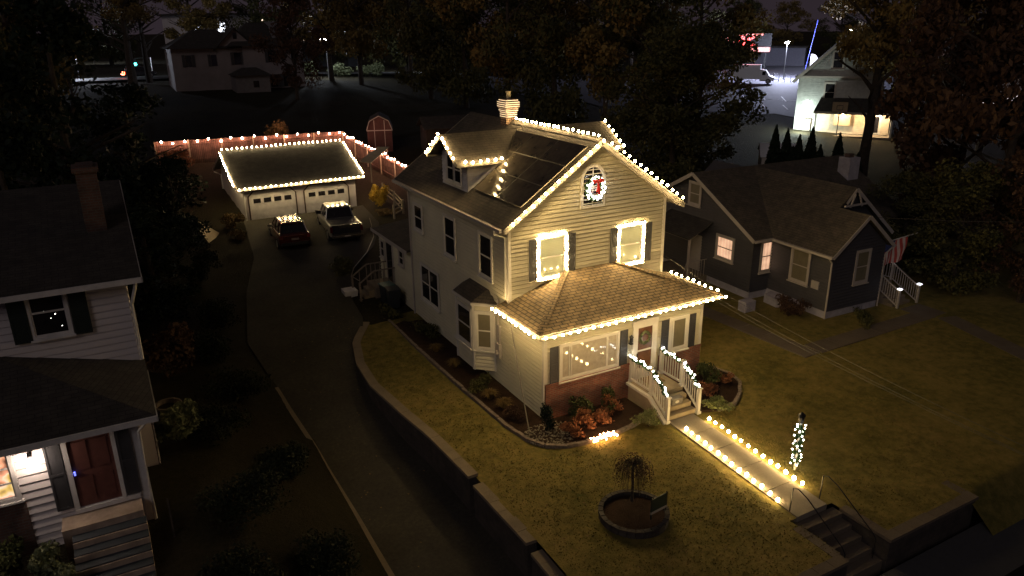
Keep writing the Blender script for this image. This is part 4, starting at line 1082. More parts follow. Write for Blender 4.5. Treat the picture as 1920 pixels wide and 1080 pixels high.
# front walls and steps to the pavement
fw_ = thing('front_wall', 'low block wall with pale cap along the street edge left of the lawn steps', 'wall', (0, -12.8, -1.7), world=True)
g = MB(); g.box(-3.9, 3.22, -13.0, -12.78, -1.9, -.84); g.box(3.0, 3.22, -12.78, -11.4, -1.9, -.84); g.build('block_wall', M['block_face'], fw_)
g = MB()
for k in range(13): g.box(-4.0+k*.555+.004, -4.0+(k+1)*.555-.004, -13.05, -12.72, -.84, -.74)
for k in range(3): g.box(2.96, 3.27, -12.72+k*.46+.004, -12.72+(k+1)*.46-.004, -.84, -.742)
g.build('cap_stones', M['old_walk'], fw_)
fw2 = thing('front_wall', 'low block wall with pale cap right of the lawn steps, turning back at its far end', 'wall', (6, -12.8, -1.7), world=True)
g = MB(); g.box(4.98, 9.0, -13.0, -12.78, -1.9, -.84); g.box(4.98, 5.2, -12.78, -11.4, -1.9, -.84); g.box(8.78, 9.0, -12.78, -12.1, -1.9, -.84); g.build('block_wall', M['block_face'], fw2)
g = MB()
for k in range(8): g.box(4.93+k*.516+.004, 4.93+(k+1)*.516-.004, -13.05, -12.72, -.84, -.74)
for k in range(3): g.box(4.93, 5.24, -12.72+k*.46+.004, -12.72+(k+1)*.46-.004, -.84, -.742)
g.box(8.74, 9.06, -12.72, -12.05, -.84, -.742)
g.build('cap_stones', M['old_walk'], fw2)
ls = MB()
for k in range(5): ls.box(3.24, 4.96, -11.1-.36*(k+1), -11.1-.36*k, -2.0, -.80-.17*(k+.3))
tag(ls.build('lawn_steps', M['old_walk'], bevel=.012), 'dark concrete steps going down from the front walk to the pavement', 'steps')
for x, lb_ in ((3.5, 'left'), (4.78, 'right')):
    hr = MB(); hr.tube([(x, -10.75, -.72), (x, -10.78, .1), (x, -10.95, .17), (x, -11.3, .05), (x, -12.6, -.75), (x, -12.7, -.9), (x, -12.7, -1.7)], .018, 7)
    tag(hr.build('handrail', M['black']), 'thin black metal handrail on the %s side of the lawn steps' % lb_, 'handrail', 'handrails of the lawn steps')

# ================================================================== BEDS, RING BED
def flat(name, poly, z, mat, th=.06):
    g = MB(); g.slab([(x, y, z) for x, y in poly], th); return tag(g.build(name, mat), kind='structure')
fb = [(-.0, 9.6), (-1.5, 9.6), (-1.55, 6.2), (-1.52, 3.0), (-1.48, .6), (-1.38, -2.3), (-1.2, -3.5), (-.9, -4.1), (-.25, -4.5), (.5, -4.6), (1.5, -4.65), (2.4, -4.5), (3.3, -4.25), (3.6, -3.9), (3.6, -2.6), (0, -2.6)]
flat('flower_bed', fb, -.66, M['mulch'], .2)
fb2 = [(5.35, -2.6), (5.35, -4.9), (6.0, -5.15), (6.9, -5.1), (7.64, -4.6), (8.35, -3.9), (8.6, -3.1), (8.3, -2.3), (7.4, -1.2), (7.32, -2.6)]
flat('flower_bed', fb2, -.664, M['mulch'], .2)
def edging(label, pts, z=-.62, w=.13, h=.3, mat='edging'):
    pts = [Vector((*p, z)) for p in pts]; g = MB()
    for a, b_ in zip(pts[:-1], pts[1:]):
        n = max(1, round((b_-a).length/.32)); d = (b_-a)/n
        for i in range(n):
            j = Vector((rnd.uniform(-.012, .012), rnd.uniform(-.012, .012), rnd.uniform(-.015, .015)-h/2))
            g.beam(a+d*(i+.02)+j, a+d*(i+.98)+j, w, h)
    return tag(g.build('bed_edging', M[mat]), label, 'edging')
edging('stone block edging curving round the left and front flower bed', fb[1:-3])
edging('stone block edging round the flower bed right of the front steps', fb2[2:9])
rc_ = Vector((-.62, -8.65, 0))
ringm = MB(); n = 26
for k in range(n):
    a0 = 2*math.pi*(k+.04)/n; a1 = 2*math.pi*(k+.96)/n
    for (r0, r1, z0, z1) in ((.92, 1.02, -.95, -.58), (.90, 1.04, -.58, -.51)):
        q = lambda r_, a: (rc_.x+r_*math.cos(a), rc_.y+r_*math.sin(a))
        A0, A1, B0, B1 = q(r0, a0), q(r0, a1), q(r1, a0), q(r1, a1)
        ringm.hexa([(*A0, z0), (*B0, z0), (*B1, z0), (*A1, z0), (*A0, z1), (*B0, z1), (*B1, z1), (*A1, z1)])
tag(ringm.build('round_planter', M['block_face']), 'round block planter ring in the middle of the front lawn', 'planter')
g = MB(); g.lathe((rc_.x, rc_.y, -.9), [(.91, 0), (.91, .27), (.01, .31)], 24); tag(g.build('planter_soil', M['mulch']), kind='structure')
sg_ = thing('yard_sign', 'dark green yard sign with a pale bottom strip in the round planter', 'sign', (-.12, -9.15, -.52), .12)
g = MB(); g.box(-.33, .33, -.012, .012, .2, .62); g.build('board', M['plant_sign'], sg_)
g = MB(); g.box(-.33, .33, -.016, .016, .12, .2); g.build('base_strip', M['grey_trim'], sg_)
for x in (-.3, .3):
    g = MB(); g.beam((x, 0, -.05), (x, 0, .66), .03); g.build('post', M['black'], sg_)

# ================================================================== PLANTS
def shrub(label, loc, r, n, leaf, mat, cat='shrub', stems=7, group=None, name='shrub', clumps=9, flat_=0.):
    root = thing(name, label, cat, loc, rnd.uniform(0, 6), group=group)
    g = MB(); rx, ry, rz = r
    for k in range(clumps):
        a = rnd.uniform(0, 6.28); d = rnd.uniform(.15, .75); z = rnd.uniform(.35, 1.35)
        g.leaves((rx*d*math.cos(a), ry*d*math.sin(a), rz*z), (rx*.45, ry*.45, rz*.45), n//clumps, leaf, rnd)
    g.build('foliage', M[mat], root)
    g = MB()
    for k in range(stems):
        a = rnd.uniform(0, 6.28); g.tube([(0, 0, -.05), (rx*.3*math.cos(a), ry*.3*math.sin(a), rz*.6), (rx*.65*math.cos(a), ry*.65*math.sin(a), rz*1.3)], .014, 4, r2=.005)
    g.build('stems', M['bark'], root); return root
def tuft(label, loc, r, h, n, mat, group=None, name='grass_tuft'):
    root = thing(name, label, 'ornamental grass', loc, group=group); g = MB()
    for k in range(n):
        a = rnd.uniform(0, 6.28); t = rnd.uniform(.2, 1); hh = h*rnd.uniform(.6, 1)
        x, y = r*t*math.cos(a), r*t*math.sin(a); w_ = .008
        px, py_ = -math.sin(a)*w_, math.cos(a)*w_
        g.add([(x*.12-px, y*.12-py_, 0), (x*.12+px, y*.12+py_, 0), (x*.55+px, y*.55+py_, hh*.8), (x*.55-px, y*.55-py_, hh*.8), (x, y, hh*(1-.35*t))], [(0, 1, 2, 3), (3, 2, 4)])
    g.build('blades', M[mat], root); return root
gz_ = -.68
orange = [('low russet leaved shrub at the front corner of the bed, nearest the river stones', (.35, -3.95), (.5, .4, .26)), ('bright orange leaved shrub behind the heap of lights, left of two', (.95, -3.72), (.45, .42, .36)),
          ('bright orange leaved shrub behind the heap of lights, right of two', (1.75, -3.75), (.5, .42, .34)), ('tall orange leaved shrub against the brick wall near the steps', (2.5, -3.4), (.45, .42, .46)), ('dim russet shrub in the bed right of the front steps', (6.6, -4.0), (.6, .5, .3)), ('small russet shrub at the outer end of the right bed', (7.7, -3.6), (.4, .4, .28))]
for lb_, (x, y), r_ in orange: shrub(lb_, (x, y, gz_), r_, 620, .055, 'leaf_orange', group='orange shrubs in the front beds')
shrub('rounded bright green shrub left of the front steps', (3.05, -4.75, gz_), (.62, .5, .34), 1300, .045, 'leaf_light')
shrub('pale green fluffy shrub lit by the walk right of the front steps', (5.95, -5.15, gz_), (.62, .55, .36), 1300, .05, 'leaf_light')
shrub('dark green shrub against the brick wall under the picture window', (1.25, -3.0, gz_), (.55, .35, .5), 900, .05, 'leaf_shrub')
shrub('dark green shrub against the brick wall beside the front steps', (2.6, -2.95, gz_), (.7, .32, .5), 1000, .05, 'leaf_shrub')
shrub('narrow dark evergreen shrub at the front left house corner', (-.32, -3.3, gz_), (.32, .32, .66), 1200, .04, 'leaf_ever')
shrub('leafy olive shrub beside the right porch corner', (7.3, -3.1, gz_), (.6, .5, .42), 900, .055, 'leaf_shrub')
shrub('low dull red shrub in the left bed before the porch side', (-.95, -2.0, gz_), (.4, .45, .26), 500, .05, 'leaf_red')
shrub('dark bushy shrub under the bay window', (-.95, .9, gz_), (.45, .8, .3), 800, .05, 'leaf_green')
shrub('dark bushy shrub under the double side window', (-.55, 6.9, gz_), (.5, .9, .36), 900, .05, 'leaf_green')
shrub('dark bushy shrub by the back corner of the house', (-1.3, 9.7, gz_), (.7, .7, .4), 900, .05, 'leaf_green')
shrub('tall dark shrub between driveway and back steps', (-1.6, 16.2, -.4), (.8, .8, .8), 1400, .06, 'leaf_green')
for k, (x, y) in enumerate(((-1.0, 4.95), (-.95, 3.1), (-.95, -.15), (-.85, -1.05))):
    tuft(['tan grass tuft in the side bed just past the bay window', 'tan grass tuft right below the bay window', 'tan grass tuft in the side bed beside the meter', 'tan grass tuft in the side bed under the porch wall'][k], (x, y, gz_), .5, .45, 260, 'leaf_straw', 'tan grass tufts in the side bed')
# river stones
g = MB()
for k in range(900):
    x, y = (rnd.uniform(-1.25, .55), rnd.uniform(-4.35, -2.7))
    if (x+.3)**2/.9+(y+3.5)**2/.7 > 1.0 or y > -2.8: continue
    r_ = rnd.uniform(.018, .042); g.ball((x, y, gz_+r_*.3), (r_*rnd.uniform(.8, 1.4), r_, r_*.6), 6, 4)
tag(g.build('river_stones', M['stone'], smooth=True), 'pale river stones spread in the corner of the flower bed', 'stones', kind='stuff')
# weeping tree in the ring
wt = thing('weeping_tree', 'small bare weeping tree standing in the round planter', 'tree', (-.35, -8.2, -.52))
g = MB(); g.tube([(0, 0, -.05), (.02, .01, .5), (-.02, 0, 1.0), (.0, 0, 1.3)], .05, 7, r2=.03); g.build('trunk', M['bark'], wt)
g = MB()
for k in range(95):
    a = rnd.uniform(0, 6.28); r_ = rnd.uniform(.25, .66); z = rnd.uniform(1.2, 1.45)
    x, y = r_*math.cos(a), r_*math.sin(a)
    g.tube([(0, 0, 1.2), (x*.45, y*.45, z), (x*.85, y*.85, z-.18), (x, y, z-rnd.uniform(.5, 1.0))], .009, 3, r2=.003, cap=False)
g.build('branches', M['bark'], wt)
g = MB(); g.leaves((0, 0, 1.2), (.55, .55, .28), 700, .028, rnd, shell=.5); g.leaves((0, 0, .85), (.62, .62, .4), 500, .024, rnd, shell=.7); g.build('foliage', M['leaf_weep'], wt)
shrub('glowing yellow upright shrub beside the split rail fence', (4.5, 27.6, T(4.5, 27.6)), (.7, .7, .95), 1700, .07, 'leaf_yellow')
shrub('low straw coloured shrub at the foot of the split rail fence', (4.3, 25.6, T(4.3, 25.6)), (1.0, .7, .22), 900, .06, 'leaf_straw')
shrub('tan leaved bush at the left front corner of the garage', (-5.75, 26.8, T(-5.7, 26.8)), (.85, .8, .6), 1300, .07, 'leaf_straw')
shrub('yellowish low bush on the left drive edge before the garage', (-5.7, 24.6, T(-5.7, 24.6)), (.7, .9, .34), 1000, .06, 'leaf_straw')
shrub('orange lit bush in front of the left end of the back fence', (-7.0, 42.6, T(-7, 42.6)), (1.3, .8, .9), 1400, .09, 'leaf_orange')
shrub('tall tan bush rising behind the back fence', (1.9, 46.5, T(1.9, 46.5)), (2.0, 1.4, 1.6), 1800, .10, 'leaf_straw')
# grass tufts over the near lawn
gr = MB(); R2 = np.random.RandomState(3)
def addblades(n, x0, x1, y0, y1):
    for k in range(n):
        x = R2.uniform(x0, x1); y = R2.uniform(y0, y1)
        if x < wx(y)+.35 or (3.3 < x < 5.2 and y < -4.6): continue
        if (-1.6 < x < 3.7 and y > -4.75) or (5.2 < x < 8.8 and y > -5.3): continue
        if (x-rc_.x)**2+(y-rc_.y)**2 < 1.3: continue
        if x > 12 and abs(x-12.8-(-y*.02)) < .7: continue
        z = lawn_z(x, y); a = R2.uniform(0, 6.28); h = R2.uniform(.02, .05); w_ = R2.uniform(.012, .03)
        dx, dy_ = w_*math.cos(a), w_*math.sin(a); lx, ly = R2.uniform(-.04, .04, 2)
        gr.add([(x-dx, y-dy_, z-.01), (x+dx, y+dy_, z-.01), (x+lx, y+ly, z+h)], [(0, 1, 2)])
addblades(26000, -4, 12, -12.7, -2.5); addblades(9000, 7.5, 13, -6, 8); addblades(5000, -4.3, -1.7, -2.5, 8)
tag(gr.build('grass', M['lawn']), 'short autumn grass on the front lawn', 'grass', kind='stuff')
# fallen leaves
gr = MB()
for k in range(2200):
    x = R2.uniform(-7.2, 14) if k % 5 == 0 else R2.uniform(-4, 14); y = R2.uniform(-12.5, 12)
    z = (lawn_z(x, y) if x > wx(y)+.3 else G(min(x, wx(y)-.2), y))+.03
    if x > 0 and y > -4.6: continue
    if x > 11 and y > -2.5: continue
    if abs(x-wx(y)) < .35: continue
    s = R2.uniform(.02, .045); a = R2.uniform(0, 6.28); c_, s2 = math.cos(a)*s, math.sin(a)*s
    gr.add([(x-c_, y-s2, z), (x+s2, y-c_, z+.01), (x+c_, y+s2, z), (x-s2, y+c_, z+.015)], [(0, 1, 2, 3)])
tag(gr.build('fallen_leaves', M['leaf_straw']), 'fallen leaves scattered over lawn and driveway', 'leaves', kind='stuff')

# ================================================================== LEFT NEIGHBOUR
LH = thing('white_house', 'white sided house with dark green shutters and red door cut by the left edge', 'house', (-12.9, -3.3, .2), world=True)
w = MB(); w.box(-22, -12.53, -.57, 10, -.8, 6.5); siding(w, (-22, -.6, 0), UX, NY, 0, 9.5, 3.5, 6.4, c=.2, proud=.016); siding(w, (-12.5, 10, 0), NY, UX, 0, 10.6, -.3, 6.4, c=.2)
w.extrude([(-12.53, -.57, 6.4), (-12.53, 10, 6.4), (-12.53, 4.8, 7.75)], (-9.4, 0, 0)); w.build('wall', M['white_wall'], LH)
w = MB(); w.box(-22, -12.96, -3.27, -.6, -.9, 3.4); siding(w, (-22, -3.3, 0), UX, NY, 0, 9.07, .3, 3.35, c=.22); siding(w, (-12.93, -3.3, 0), UY, UX, 0, 2.7, .3, 3.35, c=.22); w.build('porch_wall', M['white_wall'], LH)
r = MB(); r.slab([(-22, -1.05, 6.46), (-12.1, -1.05, 6.46), (-12.1, 5, 8.15), (-22, 5, 8.15)], .1); r.slab([(-22, 5, 8.15), (-12.1, 5, 8.15), (-12.1, 10.5, 6.6), (-22, 10.5, 6.6)], .1)
rf = r.build('roof', M['shingle_dark'], LH)
r = MB(); r.slab([(-17, -3.68, 3.5), (-12.38, -3.68, 3.5), (-15.9, -.6, 4.75), (-17, -.6, 4.75)], .08); r.slab([(-12.38, -3.68, 3.5), (-12.38, -.6, 3.82), (-15.9, -.6, 4.75)], .08); r.build('porch_roof', M['shingle_dark'], LH)
r = MB(); r.box(-22, -12.08, -1.1, -1.05, 6.3, 6.45); r.box(-12.1, -12.07, -1.1, -.6, 6.3, 6.46); r.beam((-12.09, -1.05, 6.36), (-12.09, 5, 8.05), .03, .16)
r.box(-22, -12.36, -3.74, -3.68, 3.34, 3.49); r.box(-12.38, -12.35, -3.74, -.6, 3.36, 3.5); r.build('fascia', M['white_old'], LH)
r = MB(); r.tube([(-12.25, -1.0, 6.35), (-12.3, -.9, 6.1), (-12.44, -.68, 5.6), (-12.44, -.68, 3.9)], .05, 6); r.build('downspout', M['white_old'], LH)
r = MB(); r.tube([(-12.5, -3.5, 3.4), (-12.86, -3.36, 3.0), (-12.86, -3.36, .2)], .05, 6); r.build('downspout', M['white_old'], LH)
r = MB(); r.box(-13.25, -12.86, -3.36, -3.28, .25, 3.34); r.build('corner_board', M['white_old'], LH)
c = MB(); c.box(-13.25, -12.7, 1.7, 2.5, 6.9, 9.0); c.box(-13.32, -12.63, 1.63, 2.57, 9.0, 9.14); ch2 = c.build('chimney', M['brick_dark'], LH)
c = MB(); c.box(-13.2, -12.75, 1.75, 2.45, 9.14, 9.2); c.build('chimney_cap', M['brick_dark'], ch2)
window(LH, (-14.86, -.6, 5.1), UX, NY, .82, 1.32, M['glass_dark'], M['white_old'], fr=.08)
for x in (-15.35, -13.93): shutter(LH, (x, -.625, 4.98), UX, NY, .42, 1.5, M['shutter_green'])
string('few small cool lights glinting inside the upstairs window of the white house', [(-14.6, -.64, 5.8), (-14.2, -.64, 5.4)], .1, mat='bulb_cool', r=.012, group=None, pos=[(-14.55, -.645, 5.78), (-14.3, -.645, 5.66), (-14.42, -.645, 5.56), (-14.2, -.645, 5.3)], jit=0, name='window_glints', cr=.002)
d_ = MB(); d_.box(-14.5, -13.52, -3.36, -3.33, 1.25, 3.3)
for (a, b_, c0, c1) in ((-14.4, -14.08, 1.4, 2.1), (-13.94, -13.62, 1.4, 2.1), (-14.4, -14.08, 2.3, 3.1), (-13.94, -13.62, 2.3, 3.1)): d_.box(a, b_, -3.375, -3.36, c0, c1)
DL = d_.build('front_door', M['door_red'], LH)
d_ = MB(); d_.box(-14.62, -14.5, -3.4, -3.3, 1.2, 3.36); d_.box(-13.52, -13.42, -3.4, -3.3, 1.2, 3.36); d_.box(-14.62, -13.1, -3.42, -3.3, 1.1, 1.22); d_.build('door_frame', M['white_old'], DL)
d_ = MB(); d_.box(-14.47, -14.43, -3.42, -3.37, 2.2, 2.3); d_.build('door_lock', emit('blue_lock_light', (.1, .15, 1.), 2.0), DL)
for x, w_ in ((-13.40, .33), (-15.0, .36)): shutter(LH, (x, -3.33, 1.3 if x < -14 else 1.25), UX, NY, w_, 2.05, M['shutter'], False)
window(LH, (-16.7, -3.3, 2.0), UX, NY, .95, 1.25, M['pane_room'], M['white_old'], fr=.1, horiz=(.33, .66), vert=(.5,))
lm = thing('porch_lamp', 'glowing round porch lamp on the wall between window and red door', 'lamp', (-15.28, -3.42, 2.95), world=True)
g = MB(); g.ball((-15.28, -3.58, 2.93), .125, 12, 8); g.build('globe', M['lamp_porch'], lm, smooth=True)
g = MB(); g.box(-15.33, -15.23, -3.56, -3.33, 3.02, 3.1); g.build('bracket', M['black'], lm)
g = MB(); g.box(-22, -15.6, -3.36, -3.28, -.5, 1.78); g.build('brick_base', M['brick_dark'], LH)
lsx = thing('entry_steps', 'dark treaded steps leading down from the red door of the white house', 'steps', (-13.9, -3.6, .2), world=True)
for k in range(6):
    z = 1.05-.19*k; y = -3.36-.62-.34*(k-1) if k else -3.36
    g = MB()
    if k == 0: g.box(-14.95, -13.1, -3.98, -3.33, -.4, z)
    else: g.box(-14.75, -13.06, y-.34, y, -.6, z-.03)
    g.build('riser', M['step_tan'], lsx)
    g = MB()
    if k: g.box(-14.75, -13.06, y-.30, y+.0, z-.03, z); g.build('tread', M['step_dark'], lsx)
shrub('leafy lit bush with pale blossom clusters beside the entry steps', (-15.35, -4.6, .15), (.6, .5, .55), 1800, .06, 'leaf_variegated')
shrub('low spreading green bush at the left under the brick base', (-16.4, -4.1, .15), (.9, .6, .5), 1600, .06, 'leaf_shrub')
shrub('pale leaved bush in front of the steps at the bottom left corner', (-14.95, -5.4, 0), (.45, .4, .5), 1300, .06, 'leaf_variegated')
shrub('tall variegated shrub by the right corner of the white house', (-11.95, -1.0, .3), (.8, .95, .62), 2600, .085, 'leaf_variegated', clumps=9, stems=12).location = (-11.75, .1, .75)
shrub('orange edged shrub behind the corner of the white house', (-11.4, 6.5, .1), (1.1, 1.2, 1.3), 2200, .09, 'leaf_red', clumps=12)
g = MB(); g.lathe((-11.9, 3.5, .1), [(.02, .03), (.36, 0), (.42, .22), (.46, .24), (.46, .27), (.40, .27), (.36, .1), (.02, .08)], 22); tag(g.build('round_tub', M['edging'], smooth=False), 'round pale rimmed tub on the ground behind the variegated shrub', 'tub')
g = MB(); g.beam((-12.5, -4.3, .1), (-12.5, -4.0, 1.2), .045, .045); tag(g.build('wooden_stake', M['bark']), 'thin pale stake leaning beside the white house steps', 'stake')
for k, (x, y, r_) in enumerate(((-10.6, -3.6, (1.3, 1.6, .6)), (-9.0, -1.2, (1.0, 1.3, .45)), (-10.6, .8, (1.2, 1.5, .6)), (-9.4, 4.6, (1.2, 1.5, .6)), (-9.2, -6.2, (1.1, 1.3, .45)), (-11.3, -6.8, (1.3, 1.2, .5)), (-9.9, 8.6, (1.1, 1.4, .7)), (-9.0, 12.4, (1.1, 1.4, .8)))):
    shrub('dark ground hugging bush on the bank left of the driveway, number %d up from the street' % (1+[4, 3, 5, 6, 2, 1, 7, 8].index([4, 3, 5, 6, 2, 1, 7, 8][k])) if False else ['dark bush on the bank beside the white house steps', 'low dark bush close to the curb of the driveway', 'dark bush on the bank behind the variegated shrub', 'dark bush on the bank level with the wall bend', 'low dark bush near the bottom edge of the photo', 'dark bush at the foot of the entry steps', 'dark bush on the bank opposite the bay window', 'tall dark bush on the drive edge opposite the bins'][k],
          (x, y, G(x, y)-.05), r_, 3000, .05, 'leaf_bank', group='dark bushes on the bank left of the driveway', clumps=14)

# ================================================================== RIGHT NEIGHBOUR (slate blue bungalow)
BH = thing('blue_house', 'slate blue bungalow with white trimmed gables and warm lit windows right of the decorated house', 'house', (16.9, -.9, -.75), -.034)
def L(x, y, z): # world-like coordinates used for measuring -> local
    return (x-16.9, y+.9, z+.75)
zb_ = -.35
def lb(x0, x1, y0, y1, z0, z1, mb): a = L(x0, y0, z0); b_ = L(x1, y1, z1); return mb.box(a[0], b_[0], a[1], b_[1], a[2], b_[2])
ze_ = 2.54; sl = (4.29-2.54)/((20.84-16.6)/2)
w = MB()
xmB = (16.94+20.56)/2; xmA = (16.94+22.7)/2; zA = ze_+sl*(xmA-16.94+.3); zB = ze_+sl*(xmB-16.94+.3)
w.extrude([L(16.97, -.87, zb_), L(20.53, -.87, zb_), L(20.53, -.87, 2.6), L(xmB, -.87, zB-.15), L(16.97, -.87, 2.6)], (0, 2.0, 0))
w.extrude([L(16.97, .9, zb_), L(22.67, .9, zb_), L(22.67, .9, 2.6), L(xmA, .9, zA-.15), L(16.97, .9, 2.6)], (0, 10, 0))
w.extrude([L(15.73, 2.98, zb_), L(15.73, 12.3, zb_), L(15.73, 12.3, 2.6), L(15.73, 7.63, 5.05), L(15.73, 2.98, 2.6)][::-1], (9, 0, 0))
siding(w, L(16.94, -.9, 0), UX, NY, 0, 3.62, .4, zB-.15+.75, fa=lambda z: max(0, (z-.75-2.6)/sl), fb=lambda z: 3.62-max(0, (z-.75-2.6)/sl))
siding(w, L(16.94, 2.95, 0), NY, NX, 0, 3.85, .4, 3.3)
siding(w, L(15.7, 12.3, 0), NY, NX, 0, 9.35, .4, 5.75, fa=lambda z: max(0, (z-.75-2.6)/.527), fb=lambda z: 9.35-max(0, (z-.75-2.6)/.527))
siding(w, L(15.7, 2.95, 0), UX, NY, 0, 1.24, .4, 3.3)
siding(w, L(20.56, .87, 0), UX, NY, 0, 2.1, .4, 3.3)
siding(w, L(16.94, .87, 0), UX, NY, 0, 5.76, 3.0, zA+.6, fa=lambda z: max(0, (z-.75-2.6)/sl), fb=lambda z: 5.76-max(0, (z-.75-2.6)/sl))
w.build('wall', M['navy'], BH)
w = MB(); lb(16.96, 20.54, -.88, 3, -1.0, -.30, w); lb(16.9, 22.7, .88, 10, -1.0, -.302, w); lb(15.72, 17, 2.97, 12, -1.0, -.304, w); w.build('foundation', M['foundation'], BH)
r = MB()
for (yf, yb_, xmm, xE, zz) in ((-1.2, 1.2, xmB, 20.84, zB), (.56, 7.5, xmA, 23.0, zA)):
    r.slab([L(16.62, yf, ze_), L(xmm, yf, zz), L(xmm, yb_, zz), L(16.62, yb_, ze_)][::-1], .09)
    r.slab([L(xE, yf, ze_), L(xE, yb_, ze_), L(xmm, yb_, zz), L(xmm, yf, zz)][::-1], .09)
zc_ = 5.19; r.slab([L(15.4, 2.62, ze_+.02), L(27, 2.62, ze_+.02), L(27, 7.63, zc_), L(15.4, 7.63, zc_)], .09); r.slab([L(15.4, 7.63, zc_), L(27, 7.63, zc_), L(27, 12.64, ze_), L(15.4, 12.64, ze_)], .09)
brf = r.build('roof', M['shingle_grey'], BH)
f_ = MB()
f_.beam(L(16.6, -1.22, ze_-.08), L(xmB, -1.22, zB-.08), .03, .17); f_.beam(L(xmB, -1.22, zB-.08), L(20.86, -1.22, ze_-.08), .03, .17)
f_.beam(L(19.2, .54, zA-.75), L(xmA, .54, zA-.08), .03, .15); f_.beam(L(xmA, .54, zA-.08), L(23.0, .54, ze_-.08), .03, .17)
f_.beam(L(15.38, 2.62, ze_-.07), L(15.38, 7.63, zc_-.07), .03, .2); f_.beam(L(15.38, 7.63, zc_-.07), L(15.38, 12.64, ze_-.07), .03, .2)
lb(16.5, 16.62, -1.2, 2.6, ze_-.13, ze_-.01, f_); lb(15.4, 16.6, 2.5, 2.62, ze_-.12, ze_, f_)
f_.build('fascia', M['grey_trim'], BH)
f_ = MB()
for dx in (.35, -.35): f_.beam(L(xmA+dx*1.2, .5, zA-.95), L(xmA+dx*.4, .5, zA-.3), .06, .08)
f_.beam(L(xmA-.8, .5, zA-.85), L(xmA+.8, .5, zA-.85), .07, .09); f_.build('gable_bracket', M['grey_trim'], BH)
f_ = MB(); f_.tube([L(16.55, -1.0, ze_-.1), L(16.88, -.93, ze_-.4), L(16.88, -.93, -.7)], .045, 6); f_.build('downspout', M['grey_trim'], BH); f_ = MB(); f_.tube([L(20.9, -1.1, ze_-.1), L(20.6, -.93, ze_-.5), L(20.6, -.93, -.7)], .04, 6); f_.build('downspout', M['grey_trim'], BH)
c = MB(); lb(25.3, 26.15, 5.6, 6.4, 3.2, 5.4, c); bc = c.build('chimney', M['foundation'], BH)
c = MB(); lb(25.5, 25.9, 5.85, 6.2, 5.4, 5.6, c); c.build('flue_pot', M['brick_dark'], bc)
window(BH, L(16.94, 1.42, .72), NY, NX, 1.0, 1.55, M['lit_warm_dim'] if 'lit_warm_dim' in M else M['curtain_dim'], M['grey_trim'], fr=.12)
window(BH, L(15.7, 5.5, 1.0), NY, NX, 1.15, 1.1, M['lit_pink'], M['grey_trim'], fr=.13)
window(BH, L(15.7, 8.0, 3.45), NY, NX, .8, 1.1, M['curtain_dim'], M['grey_trim'], fr=.12)
window(BH, L(16.3, 2.95, .75), UX, NY, .62, 1.5, M['lit_pink'], M['grey_trim'], fr=.12)
window(BH, L(18.6, -.9, .9), UX, NY, .8, 1.5, M['curtain_dim'], M['grey_trim'], fr=.12)
f_ = MB(); ob_(f_, L(15.7, 7.7, -.3), NY, NX, 0, .9, 0, 2.05, 0, .05); f_.build('side_door', M['grey_trim'], BH)
po = MB(); po.slab([L(14.1, 6.0, 2.0), L(15.7, 6.0, 2.75), L(15.7, 9.6, 2.75), L(14.1, 9.6, 2.0)], .08); psr = po.build('entry_roof', M['shingle_dark'], BH)
po = MB()
for y in (6.1, 9.5): po.beam(L(14.2, y, -.75), L(14.2, y, 2.0), .1)
po.beam(L(14.2, 6.05, 1.95), L(14.2, 9.55, 1.95), .08, .14); po.build('post', M['grey_trim'], psr)
po = MB(); a = L(14.2, 6.2, -.9); b_ = L(15.7, 9.4, -.35); po.box(a[0], b_[0], a[1], b_[1], a[2], b_[2]); po.build('entry_landing', M['block'], BH)
po = MB()
for k in range(7):
    y = 6.1-.0; x = 14.25+k*.2; po.beam(L(x, 6.2, -.35), L(x, 6.2, .6), .02)
po.beam(L(14.2, 6.2, .6), L(15.6, 6.2, .6), .03); po.beam(L(14.2, 6.2, .6), L(13.4, 5.6, -.1), .03); po.build('entry_rail', M['grey_trim'], BH)
f_ = MB(); a = L(16.86, .1, .6); b_ = L(16.94, -.35, 1.0); f_.box(a[0], b_[0], b_[1], a[1], a[2], b_[2]); f_.build('meter_box', M['grey_trim'], BH)
f_ = MB(); f_.extrude([L(16.9, 4.1-1.6, -.72), L(16.2, 2.3, -.72), L(16.1, 1.4, -.72), L(16.9, .9, -.72)], (0, 0, .42)); wl = tag(f_.build('window_well', M['foundation']), 'pale window well cover against the blue house wall', 'window well'); wl.location = (16.9, -.9, -.75); 
f_ = MB(); f_.box(-.35, .35, -.25, .25, 0, .55); f_.box(-.3, .3, -.28, -.25, .1, .45); hb = tag(f_.build('utility_box', M['foundation'], bevel=.02), 'pale utility box on the grass by the blue house corner', 'utility box'); hb.location = (14.6, 1.9, -.75)
